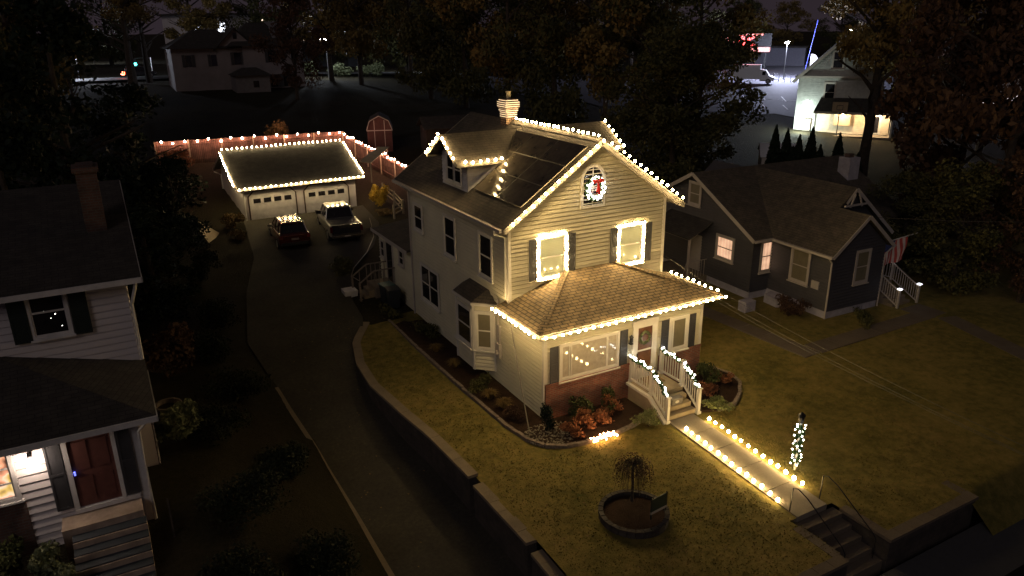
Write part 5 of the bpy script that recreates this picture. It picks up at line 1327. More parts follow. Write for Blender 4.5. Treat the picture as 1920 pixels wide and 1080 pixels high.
# stair with solar lit posts
stc = MB(); stc.box(20.7, 22.6, -.35, .85, -.9, .15)
for k in range(4): stc.box(21.1, 22.5, -.35-.3*(k+1), -.35-.3*k, -.9, .15-.18*(k+1))
ST = thing('wooden_stair', 'white railed wooden stair with lit post caps at the right end of the blue house', 'stair', (21.6, -.4, -.75), world=True)
stc.build('treads', M['block'], ST)
posts = [(21.05, -.3, .15), (22.55, -.3, .15), (21.2, -1.75, -.75), (22.75, -1.75, -.75)]
rr = MB(); bb = MB()
for a, b_ in ((posts[0], posts[2]), (posts[1], posts[3]), ((20.75, -.3, .15), posts[0]), ((22.55, .8, .15), posts[1])):
    A_ = Vector(a); B_ = Vector(b_)
    rr.beam(A_+Vector((0, 0, .9)), B_+Vector((0, 0, .9)), .06, .05); rr.beam(A_+Vector((0, 0, .12)), B_+Vector((0, 0, .12)), .05, .05)
    n = max(2, int((B_-A_).length/.14))
    for k in range(1, n): p = A_.lerp(B_, k/n); bb.beam(p+Vector((0, 0, .12)), p+Vector((0, 0, .9)), .03)
rr.build('railing', M['grey_trim'], ST); bb.build('balusters', M['grey_trim'], ST)
for p in posts:
    g = MB(); g.beam(p, (p[0], p[1], p[2]+1.02), .1); pq = g.build('post', M['grey_trim'], ST)
    g = MB(); g.box(p[0]-.09, p[0]+.09, p[1]-.09, p[1]+.09, p[2]+1.02, p[2]+1.07); g.build('solar_cap', emit('solar_cap_light', (.9, .93, 1.), 3) if 'solar_cap_light' not in bpy.data.materials else bpy.data.materials['solar_cap_light'], pq)
# flag
fl = thing('flag', 'striped flag hanging from a slanted pole at the right end of the blue house', 'flag', (21.2, -.2, 2.3), world=True)
g = MB(); g.tube([(21.1, .5, 2.0), (22.75, -.7, 2.75)], .022, 6); g.build('pole', M['white'], fl); fl.location.x += .5; fl.location.y -= .25
def fpt(u, v):
    return (21.35+u*.95+.04*math.sin(v*7+u*5), .32-u*.70+.07*math.sin(u*11+v*3), 2.10+u*.43-v*1.25)
g = MB(); n13, n12 = 14, 13
g.v = [fpt(k/13, i/12) for i in range(13) for k in range(14)]
g.f = [(i*14+k, i*14+k+1, (i+1)*14+k+1, (i+1)*14+k) for i in range(12) for k in range(13)]
cl_ = g.build('cloth', [M['flag_red'], M['flag_white'], M['flag_blue']], fl)
for q_i, p in enumerate(cl_.data.polygons):
    i, k = divmod(q_i, 13); p.material_index = 2 if (k < 7 and i < 5) else k % 2
shrub('dry brown bush against the west wall of the blue house', (15.9, .3, -.75), (.8, 1.0, .55), 1500, .06, 'leaf_red')
shrub('dark low bush along the front foundation of the blue house', (18.6, -1.6, -.75), (1.6, .5, .25), 900, .06, 'leaf_green')
# service wires
for k, (dz, dx_) in enumerate(((0, 0), (-.35, .1), (-.55, .25))):
    A_ = Vector((7.33, -.1, 3.8+dz)); B_ = Vector((-3.6+dx_, -23.3, 8.1+dz*.3)); pts = []
    for i in range(25):
        t = i/24; p = A_.lerp(B_, t); p.z -= 1.1*4*t*(1-t)*.35; pts.append(p)
    g = MB(); g.tube(pts, .0045, 5); tag(g.build('service_wire', M['wire']), ['top one of the three wires running from the house over the right lawn', 'middle one of the three wires running from the house over the right lawn', 'lowest of the three wires running from the house over the right lawn'][k], 'wire', 'service wires from the decorated house')
g = MB(); g.tube([(19.6, -.9, 3.99), (22, -3.5, 4.05), (26, -8, 4.4)], .012, 5); tag(g.build('service_wire', M['wire']), 'single wire leaving the right gable of the blue house', 'wire')

# ================================================================== BACK HOUSE (far left)
FH = thing('far_house', 'two storey pale house with dark shutters and hipped roof beyond the back yards', 'house', (-5.4, 84, 5.0), world=True)
w = MB(); w.box(-5.2, 3.4, 84, 92, 4.5, 10.9); w.box(3.4, 11.2, 83.4, 92, 4.5, 11.1); w.extrude([(0.2, 83.8, 10.8), (5.2, 83.8, 10.8), (2.7, 83.8, 13.2)], (0, 4, 0)); w.box(.2, 5.2, 83.8, 87, 4.6, 10.85)
w.build('wall', plain('dull_white_wall', (.24, .21, .21), .7, var=.1, scale=.6), FH)
r = MB()
def hip(x0, x1, y0, y1, z0, z1, inset, mb):
    mb.add([(x0, y0, z0), (x1, y0, z0), (x1, y1, z0), (x0, y1, z0), (x0+inset, (y0+y1)/2, z1), (x1-inset, (y0+y1)/2, z1)], [(0, 1, 5, 4), (2, 3, 4, 5), (1, 2, 5), (3, 0, 4), (3, 2, 1, 0)])
hip(-5.8, 5, 83.4, 92.6, 10.9, 13.2, 4, r); hip(1.5, 11.8, 82.8, 92.6, 11.1, 14.0, 3.5, r)
r.slab([(-.1, 83.4, 10.7), (2.7, 83.4, 13.4), (2.7, 88, 13.4), (-.1, 88, 10.7)][::-1], .1); r.slab([(5.5, 83.4, 10.7), (5.5, 88, 10.7), (2.7, 88, 13.4), (2.7, 83.4, 13.4)][::-1], .1)
hip(1.2, 6.0, 79.2, 83.5, 7.6, 8.5, 1.5, r); r.build('roof', M['shingle_dark'], FH)
w = MB(); w.box(1.5, 5.7, 79.6, 83.4, 4.3, 7.6); w.build('lean_to', plain('dull_white_wall_low', (.17, .15, .15), .7), FH)
g = MB(); g.box(7.6, 8.9, 84.2, 86, 12.0, 13.5); g.slab([(7.3, 84, 13.5), (9.2, 84, 13.5), (9.2, 87, 14.1), (7.3, 87, 14.1)], .12); g.build('dormer', plain('dull_dormer_wall', (.2, .19, .2), .7), FH)
for (x, z, y, w_, h_) in ((-3.6, 8.7, 84, .7, 1.4), (-.5, 8.7, 84, .7, 1.4), (2.3, 8.8, 83.8, .9, 1.5), (6.6, 9.0, 83.4, .9, 1.5), (9.6, 9.0, 83.4, .8, 1.2), (6.6, 5.8, 83.4, .9, 1.6), (8.3, 5.8, 83.4, .8, 1.6), (2.5, 12.0, 83.8, .45, .8), (3.6, 6.1, 79.6, .7, .8)):
    g = MB(); g.box(x, x+w_, y-.04, y+.0, z, z+h_); wf_ = g.build('window', M['glass_dark'], FH)
    if h_ > 1.3:
        for xa in (x-.42, x+w_+.05): g = MB(); g.box(xa, xa+.37, y-.06, y, z-.05, z+h_+.05); g.build('shutter', M['shutter'], wf_)
FH.location = (-2.7, 84, 4.6)
far_bld = thing('far_building', 'low white building with two lit windows high up at the top left', 'building', (28, 215, 8.0), .2)
g = MB(); g.box(-14, 16, 0, 20, -1, 8.5); g.build('wall', M['white_wall'], far_bld)
g = MB(); g.box(-15, 17, -1, 21, 8.5, 9); g.build('roof', M['shingle_dark'], far_bld)
for x in (-12, -5):
    g = MB(); g.box(x, x+2, -.1, 0, 4, 6.5); g.build('window', M['white_glow'], far_bld)
g = MB(); g.box(8, 9.5, -.1, 0, 4.5, 7.5); g.build('window', M['window_glow'], far_bld)

# ================================================================== FAR RIGHT HOUSE + LOT
ang = -.90
RH = thing('gabled_house', 'tall pale sided house with steep gable and warmly lit porch at the upper right', 'house', (58.4, 38.0, .95), ang)
Hh = 6.1; Wd = 8.8; zap = 10.3
w = MB(); w.extrude([(0, 0, -.6), (Wd, 0, -.6), (Wd, 0, Hh), (Wd/2, 0, zap), (0, 0, Hh)], (0, 9, 0)); siding(w, (0, 0, 0), UX, NY, 0, Wd, .2, Hh-.1, c=.2)
siding(w, (0, 0, 0), UX, NY, 0, Wd, Hh+.2, zap-.1, c=.2, fa=lambda z: (z-Hh)*(Wd/2)/(zap-Hh), fb=lambda z: Wd-(z-Hh)*(Wd/2)/(zap-Hh))
w.build('wall', plain('pale_sage_siding', (.42, .43, .41), .6), RH)
sR = (zap-Hh)/(Wd/2)
r = MB(); e = .6
r.slab([(-e, -.5, Hh-e*sR+.1), (Wd/2, -.5, zap+.1), (Wd/2, 9.4, zap+.1), (-e, 9.4, Hh-e*sR+.1)][::-1], .12); r.slab([(Wd+e, -.5, Hh-e*sR+.1), (Wd+e, 9.4, Hh-e*sR+.1), (Wd/2, 9.4, zap+.1), (Wd/2, -.5, zap+.1)][::-1], .12)
r.build('roof', M['shingle_dark'], RH)
f_ = MB(); f_.beam((-e, -.52, Hh-e*sR), (Wd/2, -.52, zap), .05, .32); f_.beam((Wd+e, -.52, Hh-e*sR), (Wd/2, -.52, zap), .05, .32); f_.box(-.4, Wd+.4, -.3, 0, Hh-.1, Hh+.12); f_.build('fascia', M['grey_trim'], RH)
window(RH, (3.4, 0, 7.1), UX, NY, 1.0, 1.7, M['glass_dark'], M['grey_trim'], fr=.16)
window(RH, (2.9, 0, 3.5), UX, NY, 1.0, 1.9, M['glass_dark'], M['grey_trim'], fr=.16)
g = MB(); g.slab([(2.0, -2.2, 2.55), (10.2, -2.2, 2.55), (10.2, 0, 3.9), (2.6, 0, 3.9)], .12); prf = g.build('porch_roof', M['shingle_dark'], RH)
g = MB(); g.box(2.0, 10.2, -2.28, -2.2, 2.35, 2.55); g.box(2.05, 10.15, -2.2, 0, 2.3, 2.36); g.build('porch_fascia', M['grey_trim'], prf)
g = MB(); siding(g, (2.6, -.03, 0), UX, NY, 0, 7.3, 0, 2.3, c=.2); g.build('porch_back_wall', plain('cream_porch_siding', (.6, .5, .36), .6), RH)
for x in (2.3, 10.0):
    g = MB(); g.box(x-.1, x+.1, -2.15, -1.95, -.5, 2.3); g.build('porch_post', M['white'], RH)
g = MB(); g.box(2.2, 10.1, -2.2, 0, -.5, -.05); g.build('porch_floor', M['concrete'], RH)
g = MB(); g.box(8.1, 9.1, -.1, -.05, 0, 2.1); g.build('porch_door', M['white'], RH)
g = MB(); g.box(8.35, 8.85, -.13, -.1, .2, 1.9); g.build('door_pane', M['glass_dark'], RH)
g = MB(); g.hexa([(4.2, -.6, .9), (5.9, -.6, .9), (5.9, -.05, .9), (4.2, -.05, .9), (4.2, -.6, 2.25), (5.9, -.6, 2.25), (5.9, -.05, 2.25), (4.2, -.05, 2.25)]); g.build('hanging_cabinet', M['tan_panel'], RH)
g = MB(); g.box(1.0, 1.75, -.45, -.05, .9, 1.5); g.box(1.0, 1.75, -.4, -.05, .2, .85); g.build('air_conditioner', M['grey_trim'], RH)
g = MB(); g.ball((5.1, -1.6, 2.2), .09, 8, 6); tag(g.build('porch_bulb', emit('far_porch_bulb', (1., .72, .42), 1900), RH))
g = MB(); g.ball((8.8, -1.4, 2.2), .08, 8, 6); g.build('porch_bulb', bpy.data.materials['far_porch_bulb'], RH)
g = MB(); g.box(1.2, 1.4, -.3, -.05, 3.2, 3.35); fl2 = g.build('flood_lamp', emit('flood_lamp_glass', (.85, 1., .9), 40), RH)
def lamp(name, loc, energy, color, r=.1, parent=None, spot=None):
    l = bpy.data.lights.new(name, 'SPOT' if spot else 'POINT'); l.energy = energy; l.color = color; l.shadow_soft_size = r
    if spot: l.spot_size = math.radians(spot); l.spot_blend = .35
    o = bpy.data.objects.new(name, l); COL.objects.link(o); o.location = loc
    if parent: o.parent = parent
    return o
lamp('flood_light', (.9, -2.2, 1.2), 1300, (.85, 1., .9), .12, RH)
bh = thing('basketball_hoop', 'basketball hoop with square marked backboard in front of the lit porch', 'basketball hoop', (59.2, 32.7, 1.0), ang)
g = MB(); g.tube([(0, 0, 0), (0, 0, 2.6), (0, -.5, 3.0)], .05, 8); g.build('pole', M['black'], bh)
g = MB(); g.box(-.8, .8, -.62, -.58, 2.6, 3.7); g.build('backboard', M['tan_panel'], bh)
g = MB()
for a, b_ in (((-.8, 2.6), (.8, 2.6)), ((.8, 2.6), (.8, 3.7)), ((.8, 3.7), (-.8, 3.7)), ((-.8, 3.7), (-.8, 2.6)), ((-.3, 2.85), (.3, 2.85)), ((.3, 2.85), (.3, 3.3)), ((.3, 3.3), (-.3, 3.3)), ((-.3, 3.3), (-.3, 2.85))): g.beam((a[0], -.64, a[1]), (b_[0], -.64, b_[1]), .05)
g.build('markings', M['black'], bh)
g = MB(); g.tube([(.23*math.cos(k*math.pi/6), -.9+.23*math.sin(k*math.pi/6), 2.85) for k in range(13)], .015, 5); g.build('hoop_ring', M['black'], bh)
sh = thing('metal_shed', 'pale metal roofed shed catching blue light behind the evergreens', 'shed', (37.4, 22.9, .4), -.75)
g = MB(); g.box(0, 4, 0, 5, -.5, 2.0); g.build('wall', M['grey_trim'], sh)
g = MB(); g.slab([(-.2, -.2, 2.0), (4.2, -.2, 2.0), (4.2, 2.5, 3.1), (-.2, 2.5, 3.1)], .06); g.slab([(-.2, 2.5, 3.1), (4.2, 2.5, 3.1), (4.2, 5.2, 2.0), (-.2, 5.2, 2.0)], .06); g.build('roof', M['metal_roof'], sh)
sh.scale = (.8, .8, .8)
# parking lot, markings, street, far road
lot = [(52, 56), (62, 44.5), (95, 52), (150, 60), (150, 110), (84, 96), (60, 74)]
grid('parking_lot', lambda y: seq((40, 150, 5)), seq((40, 110, 3.5)), lambda x, y: T(x, y)+.06, M['lot'], keep=lambda x, y: (x-55)*.55+(y-45)*.83 > 6.0)
mk = MB()
def line_(a, b_, w_=.12):
    a = Vector((*a, T(*a)+.09)); b_ = Vector((*b_, T(*b_)+.09)); mk.beam(a, b_, w_, .01)
ld = Vector((math.cos(ang), math.sin(ang), 0))
for k in range(9):
    p = Vector((76, 62, 0))+ld*(k*2.9-10); line_((p.x, p.y), (p.x-3.4, p.y-4.0), .16)
for k in range(9):
    p = Vector((70, 55, 0))+ld*(k*2.9-8); line_((p.x, p.y), (p.x-2.6, p.y-3.2), .16)
line_((66, 68), (82, 48.5), .16)
tag(mk.build('lot_markings', M['paint_line']), kind='structure')
def van(label, loc, rz):
    c = thing('box_van', label, 'van', loc, rz)
    g = MB(); g.box(-1.05, 1.05, 0, 4.4, .75, 3.1); g.build('cargo_box', M['car_white'], c, bevel=.06)
    g = MB(); ring_loft(g, [[(-1.0, 4.35, .45), (1.0, 4.35, .45), (1.0, 4.35, 2.35), (-1.0, 4.35, 2.35)], [(-1.0, 5.3, .45), (1.0, 5.3, .45), (.95, 5.3, 2.2), (-.95, 5.3, 2.2)], [(-1.0, 5.9, .45), (1.0, 5.9, .45), (.97, 5.9, 1.35), (-.97, 5.9, 1.35)], [(-.9, 6.7, .5), (.9, 6.7, .5), (.85, 6.7, 1.05), (-.85, 6.7, 1.05)]]); g.build('cab', M['car_white'], c, bevel=.05)
    g = MB(); g.box(-1.03, 1.03, 4.75, 5.35, 1.45, 2.05); g.build('side_window', M['glass_dark'], c)
    for s in (-1, 1):
        for y in (1.0, 5.8): wheel(c, s*.9, y, .42, .26)
    return c
dirv = math.atan2(-ld.x, ld.y)
van('white box van parked side on in the lamp lit parking lot', (86.5, 76.3, T(88, 74)+.1), dirv-.0)
suv('dark car half hidden behind the tall pale house in the parking lot', (93.2, 66.4, T(92, 66)+.1), dirv+1.4, M['car_dark'])
# lamp posts
def lamp_post(label, x, y, h, e, col=(.72, .80, 1.), arms=2, group='lamp posts far behind the houses', rz=.6, spot=150):
    z = T(x, y); c = thing('lamp_post', label, 'lamp post', (x, y, z), rz, group=group)
    g = MB(); g.tube([(0, 0, 0), (0, 0, h)], .1, 8, r2=.06); g.build('pole', M['alu'], c)
    for s in (-1, 1)[:arms]:
        g = MB(); g.beam((0, 0, h-.1), (s*.8, 0, h), .06); g.box(min(s*.5, s*1.1), max(s*.5, s*1.1), -.18, .18, h, h+.12); a_ = g.build('arm', M['alu'], c)
        g = MB(); g.ball((s*.8, 0, h-.1), (.42, .3, .16), 10, 6); g.build('lamp_head', M['lamp_street'], a_)
    lamp('street_light', (0, -.3, h-.35), e, col, .25, c, spot)
    return c
lamp_post('bright white twin headed lamp post over the parking lot', 99, 76.5, 6.6, 21000, (.70, .74, 1.), spot=None)
lamp_post('blue glinting lamp post right of the bright twin headed one', 128, 86, 8.2, 2500, arms=1)
lamp_post('small bright street lamp among trees at the upper left', -10.0, 184, 10.5, 3500, arms=1)
lamp_post('oval bright lamp by the lit street at the left', -13.2, 112, 4.2, 1700, (.8, .86, 1.), arms=1, spot=None)
lamp_post('lamp hidden behind the trunks in the middle distance', 21.0, 97, 6.0, 900, (.85, .95, 1.), arms=1, spot=None)
lamp_post('lamp glinting through leaves left of the chimney', 46, 118, 7, 1500, (.85, .95, 1.), arms=1)
g = MB(); x, y = 103.5, 76; z = T(x, y); g.tube([(x, y, z), (x+1.3, y-.8, z+10.3)], .045, 6); tag(g.build('led_mast', M['blue_glow']), 'thin blue glowing mast beside the bright parking lot lamp', 'mast')
g = MB(); x, y = 106.2, 77; z = T(x, y); g.extrude([(x, y, z), (x+.9, y-.7, z), (x+.95, y-.75, z+3.6), (x+.5, y-.4, z+4.3), (x, y, z+4.3)], (.03, .05, 0)); tag(g.build('feather_banner', M['white_wall']), 'tall pale feather banner on the far side of the parking lot', 'banner')
# red sign
RS = thing('neon_sign', 'red glowing shop sign with large neon letter beyond the parking lot', 'sign', (112, 99, T(112, 99)), ang+.05)
g = MB(); g.box(-5.5, 5.0, 0, .4, 3.6, 7.4); g.build('panel', M['black'], RS)
g = MB(); g.box(-5.4, -2.3, -.1, 0, 4.7, 6.9); g.box(-5.0, -2.9, -.11, -.01, 3.8, 4.6); g.box(-2.0, 4.8, -.1, 0, 3.7, 4.6); g.box(-2.0, 3.2, -.1, 0, 7.0, 7.3); g.build('lit_boxes', M['sign_glow'], RS)
g = MB(); g.box(-1.7, -.5, -.16, -.05, 4.7, 6.9); g.beam((-.6, -.12, 5.6), (1.6, -.12, 6.9), .12, .55, up=(0, 0, 1)); g.beam((-.4, -.12, 5.9), (1.8, -.12, 4.75), .12, .55, up=(0, 0, 1)); g.build('letter', M['sign_red'], RS)
for x in (-4.5, 4):
    g = MB(); g.box(x-.2, x+.2, 0, .4, -.5, 3.6); g.build('post', M['black'], RS)
shop = thing('shop_building', 'dim low shop building behind the neon sign', 'building', (124, 112, T(124, 112)), ang)
g = MB(); g.box(-16, 14, 0, 8, -1, 4); g.build('wall', plain('dim_shop_wall', (.12, .12, .15), .8), shop)
g = MB(); g.box(-16.3, 14.3, -.3, 8.3, 4, 4.3); g.build('roof', M['shingle_dark'], shop)
g = MB()
for k in range(40):
    p = Vector((86, 86, 0))+ld*(k*1.0-4); g.box(p.x-.04, p.x+.04, p.y-.04, p.y+.04, T(p.x, p.y), T(p.x, p.y)+1.5)
a = Vector((86, 86, 0))-ld*4; b_ = a+ld*40
for hh in (.5, 1.45): g.beam((a.x, a.y, T(a.x, a.y)+hh), (b_.x, b_.y, T(b_.x, b_.y)+hh), .05)
tag(g.build('lot_fence', M['alu']), 'low metal fence along the back of the parking lot', 'fence')
# far street at the left with a car and a signal
grid('far_street', lambda y: seq((-60, 60, 6)), [104.5, 107, 110, 113], lambda x, y: T(x, y)+.35, M['road'])
fc = suv('dark car with glowing red tail lamps driving on the far street at the left', (-7.2, 108.5, T(-7, 108)+.38), -1.45, M['car_dark'], name='driving_car')
for s in (-1, 1):
    g = MB(); g.box(s*.8-.13, s*.8+.13, -.06, -.02, .75, .95); g.build('lit_tail_lamp', emit('glowing_tail_lamp', (1., .12, .04), 18) if 'glowing_tail_lamp' not in bpy.data.materials else bpy.data.materials['glowing_tail_lamp'], fc)
g = MB(); g.box(-.95, .95, -.3, -.1, .5, .62); g.build('rear_reflector', bpy.data.materials['glowing_tail_lamp'], fc)
tl = thing('traffic_light', 'traffic signal showing green above the far street at the left', 'traffic light', (-4.6, 124, T(-4.6, 124)-3.1))
g = MB(); g.tube([(2.5, 0, 0), (2.5, 0, 6)], .09, 8); g.tube([(2.5, 0, 5.9), (0, 0, 5.9)], .06, 6); g.build('pole', M['alu'], tl)
g = MB(); g.box(-.22, .22, -.2, .1, 4.7, 5.8); g.build('housing', M['black'], tl)
g = MB(); g.ball((0, -.22, 4.95), .26, 8, 6); g.build('green_lamp', M['cyan_glow'], tl)
for k, (x, y, z, w_, h_, mt, lb_) in enumerate(((14, 165, 2.0, 3.0, .9, 'window_glow', 'row of warm lit shop windows glimpsed under the left tree'), (35, 150, 5.0, 1.4, .9, 'window_glow', 'pinkish lit window glimpsed between middle trunks'), (31, 150, 5.5, 1.0, .9, 'window_glow', 'small lit window left of the pinkish one'), (42, 150, 4.0, .9, 2.2, 'window_glow', 'tall narrow lit window among the middle trees'), (15.5, 112, 3.0, .7, 1.9, 'sign_glow', 'small upright red lit sign beside the far house'), (-17, 200, 12, 2.2, 1.5, 'window_glow', 'lone warm window at the top left corner'))):
    t = thing('distant_front', lb_, 'shop front', (x, y, T(x, y)))
    g = MB(); g.box(-w_/2-1.0, w_/2+1.0, .05, 3, -1, z+h_+.8); g.build('wall', M['shutter'], t)
    g = MB(); g.box(-w_/2, w_/2, -.05, .04, z, z+h_); g.build('lit_window', M[mt], t)

# ================================================================== TREES
def crown_mesh(name, R, H, n, leaf, mat, seed, clumps=40, low=.25, gaps=.35):
    rr_ = random.Random(seed); g = MB()
    for k in range(clumps):
        a = rr_.uniform(0, 6.28); t = rr_.random()**.6; zz = rr_.random()
        env = math.sin(math.pi*(.12+.83*zz))**.7
        x = R*env*t*math.cos(a); y = R*env*t*math.sin(a); z = H*(low+(1-low)*zz)
        s = R*rr_.uniform(.16, .30)
        g.leaves((x, y, z), (s, s, s*.75), int(n/clumps*rr_.uniform(.6, 1.4)), leaf, rr_)
    return g
def tree(label, kind, R, H, n, leaf, mat, seed, trunk_r=.35, clumps=46, low=.22, name='tree', cat='tree'):
    rr_ = random.Random(seed+100)
    root = thing(name, label, cat, (0, 0, 0)); root['category'] = cat
    crown_mesh('crown', R, H, n, leaf, mat, seed, clumps, low).build('crown', M[mat], root)
    g = MB(); pts = [(0, 0, -.5), (.1, 0, H*.15), (0, .15, H*.35), (.1, 0, H*.6), (0, 0, H*.85)]
    g.tube(pts, trunk_r, 9, r2=trunk_r*.2); g.build('trunk', M['bark'], root)
    g = MB()
    for k in range(12):
        a = rr_.uniform(0, 6.28); z = H*rr_.uniform(.22, .6); l = R*rr_.uniform(.5, .9)
        p = [(0, 0, z), (l*.4*math.cos(a), l*.4*math.sin(a), z+l*.25), (l*math.cos(a+.2), l*math.sin(a+.2), z+l*.5)]
        g.tube(p, trunk_r*.35, 5, r2=trunk_r*.06)
        for q in range(3):
            b0 = Vector(p[1]).lerp(Vector(p[2]), .3*q+.1); aa = a+rr_.uniform(-1, 1)
            g.tube([b0, b0+Vector((l*.3*math.cos(aa), l*.3*math.sin(aa), l*.15))], trunk_r*.12, 4, r2=trunk_r*.03)
    g.build('limbs', M['bark'], root)
    return root
CX, CY = -12.53, -23.12
def spot(h, d): return (CX+d*math.sin(h), CY+d*math.cos(h))
TA = tree('', 'A', 6.5, 17, 12000, .20, 'leaf_autumn', 1)
TB = tree('', 'B', 6.0, 15, 12000, .19, 'leaf_green', 2, clumps=60, low=.10)
TC = tree('', 'C', 6.0, 14, 10000, .19, 'leaf_red', 3, low=.14)
TE = tree('', 'E', 5.5, 19, 8000, .18, 'leaf_autumn', 9, trunk_r=.62, low=.5)
TD = tree('', 'D', 3.4, 9, 7000, .13, 'leaf_ever', 4, low=.02, clumps=50)
gm = 'tall trees behind the back yards'
plan = [ # proto, heading, dist, scale(x,z), label
 (TA, .276, 118, 1.15, 1.3, 'tall brown leaved tree with its trunk lit from behind, left of the two middle trunks'),
 (TA, .312, 113, 1.1, 1.3, 'tall brown leaved tree whose thick trunk stands just right of the middle'),
 (TC, .232, 97, .75, .95, 'reddish tree half covering the right end of the far pale house'),
 (TA, .375, 112, 1.1, 1.4, 'tall olive tree left of the glint through the leaves'),
 (TB, .40, 98, 1.0, 1.3, 'dark green tree behind the small red barn shed'),
 (TB, .445, 92, 1.1, 1.35, 'dark green tree directly behind the house chimney'),
 (TA, .50, 86, 1.1, 1.35, 'broad brown tree above the main roof ridge'),
 (TB, .56, 80, 1.1, 1.3, 'broad dark tree just right of the roof ridge end'),
 (TA, .625, 78, 1.05, 1.3, 'tall brown tree behind the front gable peak'),
 (TB, .69, 74, 1.05, 1.15, 'dense dark tree right of the gable peak'),
 (TA, .74, 88, 1.1, 1.3, 'tall dim tree between the gable and the parking lot'),
 (TB, .744, 66, .82, .82, 'dense tree whose ragged edge stands against the bright parking lot'),
 (TE, .944, 63, .8, 1.15, 'tall high crowned tree whose thick trunk stands before the lit porch'),
 (TC, 1.045, 56, 1.0, 1.25, 'tall dull red tree right of the lit porch'),
 (TC, 1.09, 52, 1.0, 1.3, 'tall dull red tree at the upper right edge'),
 (TA, .985, 92, 1.1, 1.2, 'distant brown tree behind the lit porch house'),
 (TC, 1.06, 90, 1.1, 1.2, 'distant reddish tree behind the red trees at the right'),
 (TE, .048, 122, 1.1, .95, 'dark broad tree standing beside the far lit street'),
 (TE, .066, 124, .8, .9, 'slimmer reddish tree right beside the dark broad street tree'),
 (TB, -.065, 88, 1.1, 1.2, 'big dark tree at the top left behind the sheds'),
 (TB, -.09, 70, 1.1, 1.2, 'big dark tree at the far top left corner'),
 (TB, .37, 140, 1.7, 1.9, 'distant broad tree filling the gap right of the middle trunks'),
 (TA, .44, 175, 1.8, 2.0, 'distant broad tree filling the skyline left of the chimney'),
 (TB, .53, 165, 1.8, 2.0, 'distant broad tree filling the skyline over the ridge'),
 (TA, .655, 160, 1.8, 1.9, 'distant broad tree filling the skyline over the gable'),
 (TB, .28, 180, 1.8, 1.9, 'distant broad tree filling the skyline over the middle trunks'),
 (TA, .12, 165, 1.2, 1.3, 'distant tree rising above the far pale house'),
 (TB, .19, 160, 1.2, 1.3, 'distant tree above the right roof of the far pale house'),
 (TA, -.05, 190, 1.5, 1.6, 'very distant tree on the left skyline'),
 (TB, .03, 200, 1.5, 1.5, 'very distant tree behind the upper left lamp'),
 (TA, .33, 175, 1.4, 1.5, 'very distant tree behind the middle trunks'),
 (TB, .46, 150, 1.4, 1.5, 'very distant tree behind the chimney tree'),
 (TA, .60, 140, 1.4, 1.5, 'very distant tree behind the gable peak'),
 (TB, .71, 150, 1.3, 1.3, 'very distant tree behind the dense dark tree'),
 (TB, .79, 215, 1.3, 1.0, 'very distant low tree on the skyline left of the neon sign'),
 (TA, .84, 260, 1.2, .9, 'very distant low tree on the skyline above the parking lot'),
 (TB, .90, 270, 1.4, 1.1, 'distant tree behind the steep gabled house'),
 (TB, .715, 60, .85, .8, 'dense dark tree low behind the right roof slope of the decorated house'),
 (TA, .95, 140, 1.4, 1.4, 'distant tree behind the chimney of the blue house'),
 (TC, 1.02, 150, 1.4, 1.4, 'distant tree on the right skyline'),
 (TA, 1.12, 120, 1.4, 1.5, 'distant tree beyond the right edge'),
 (TD, -.03, 46, 1.5, 1.5, 'large dark evergreen mass at the left behind the white house roof'),
 (TD, .035, 52, 1.2, .95, 'dark evergreen left of the back yard fence end'),
 (TD, .07, 47, .62, .60, 'rounded dark evergreen before the left end of the fence'),
 (TD, .025, 40, .6, .5, 'dark evergreen between the tan tent and the garage'),
 (TD, .088, 42, .36, .36, 'smallest dark evergreen touching the garage side'),
 (TD, -.10, 36, 1.1, 1.1, 'dark evergreen at the left edge beyond the chimney'),
 (TD, .03, 38, .8, .6, 'dark evergreen just behind the brick chimney'),
 (TB, 1.0, 46, .42, .38, 'low dark tree behind the blue house roof'),
 (TB, 1.06, 44, .5, .45, 'low dark tree beyond the flag'),
 (TC, 1.13, 44, .55, .6, 'low reddish tree at the right edge beyond the stair'),
]
used = set()
for (P, h, d, s1, s2, lb_) in plan:
    x, y = spot(h, d); z = T(x, y)
    if P.name not in used:
        used.add(P.name); o = P; o.location = (x, y, z); o.rotation_euler = (0, 0, rnd.uniform(0, 6)); o.scale = (s1, s1, s2); o['label'] = lb_; o['group'] = gm
    else: dup(P, (x, y, z), rnd.uniform(0, 6), lb_, gm, (s1, s1, s2))
# arborvitae row
av = thing('arborvitae', '', 'evergreen', (0, 0, 0)); g = MB()
for k in range(26):
    t = k/25; g.leaves((0, 0, .2+3.6*t), (1.0*(1-t)**.75+.06, 1.0*(1-t)**.75+.06, .28), 300, .085, rnd)
g.build('foliage', M['leaf_ever'], av)
g = MB(); g.tube([(0, 0, -.3), (0, 0, 2.5)], .07, 6, r2=.02); g.build('trunk', M['bark'], av)
tips = [1454, 1477, 1490, 1501, 1524, 1542, 1552, 1576, 1596, 1614]; nth = ['first', 'second', 'third', 'fourth', 'fifth', 'sixth', 'seventh', 'eighth', 'ninth', 'tenth']
hs = [1.05, 1.0, .8, .95, 1.05, .85, .7, 1.0, .75, .8]
for k, px in enumerate(tips):
    x, y = spot(.840+(px-1454)*.000607, 60+.5*math.sin(k*2)); lb_ = '%s pointed evergreen from the left in the row before the lit porch' % nth[k]
    if k == 0: o = av; av.location = (x, y, T(x, y)); av['label'] = lb_; av['group'] = 'evergreen row before the lit porch'; av.scale = (1, 1, hs[k]*1.35)
    else: dup(av, (x, y, T(x, y)), rnd.uniform(0, 6), lb_, 'evergreen row before the lit porch', (1, 1, hs[k]*1.35))
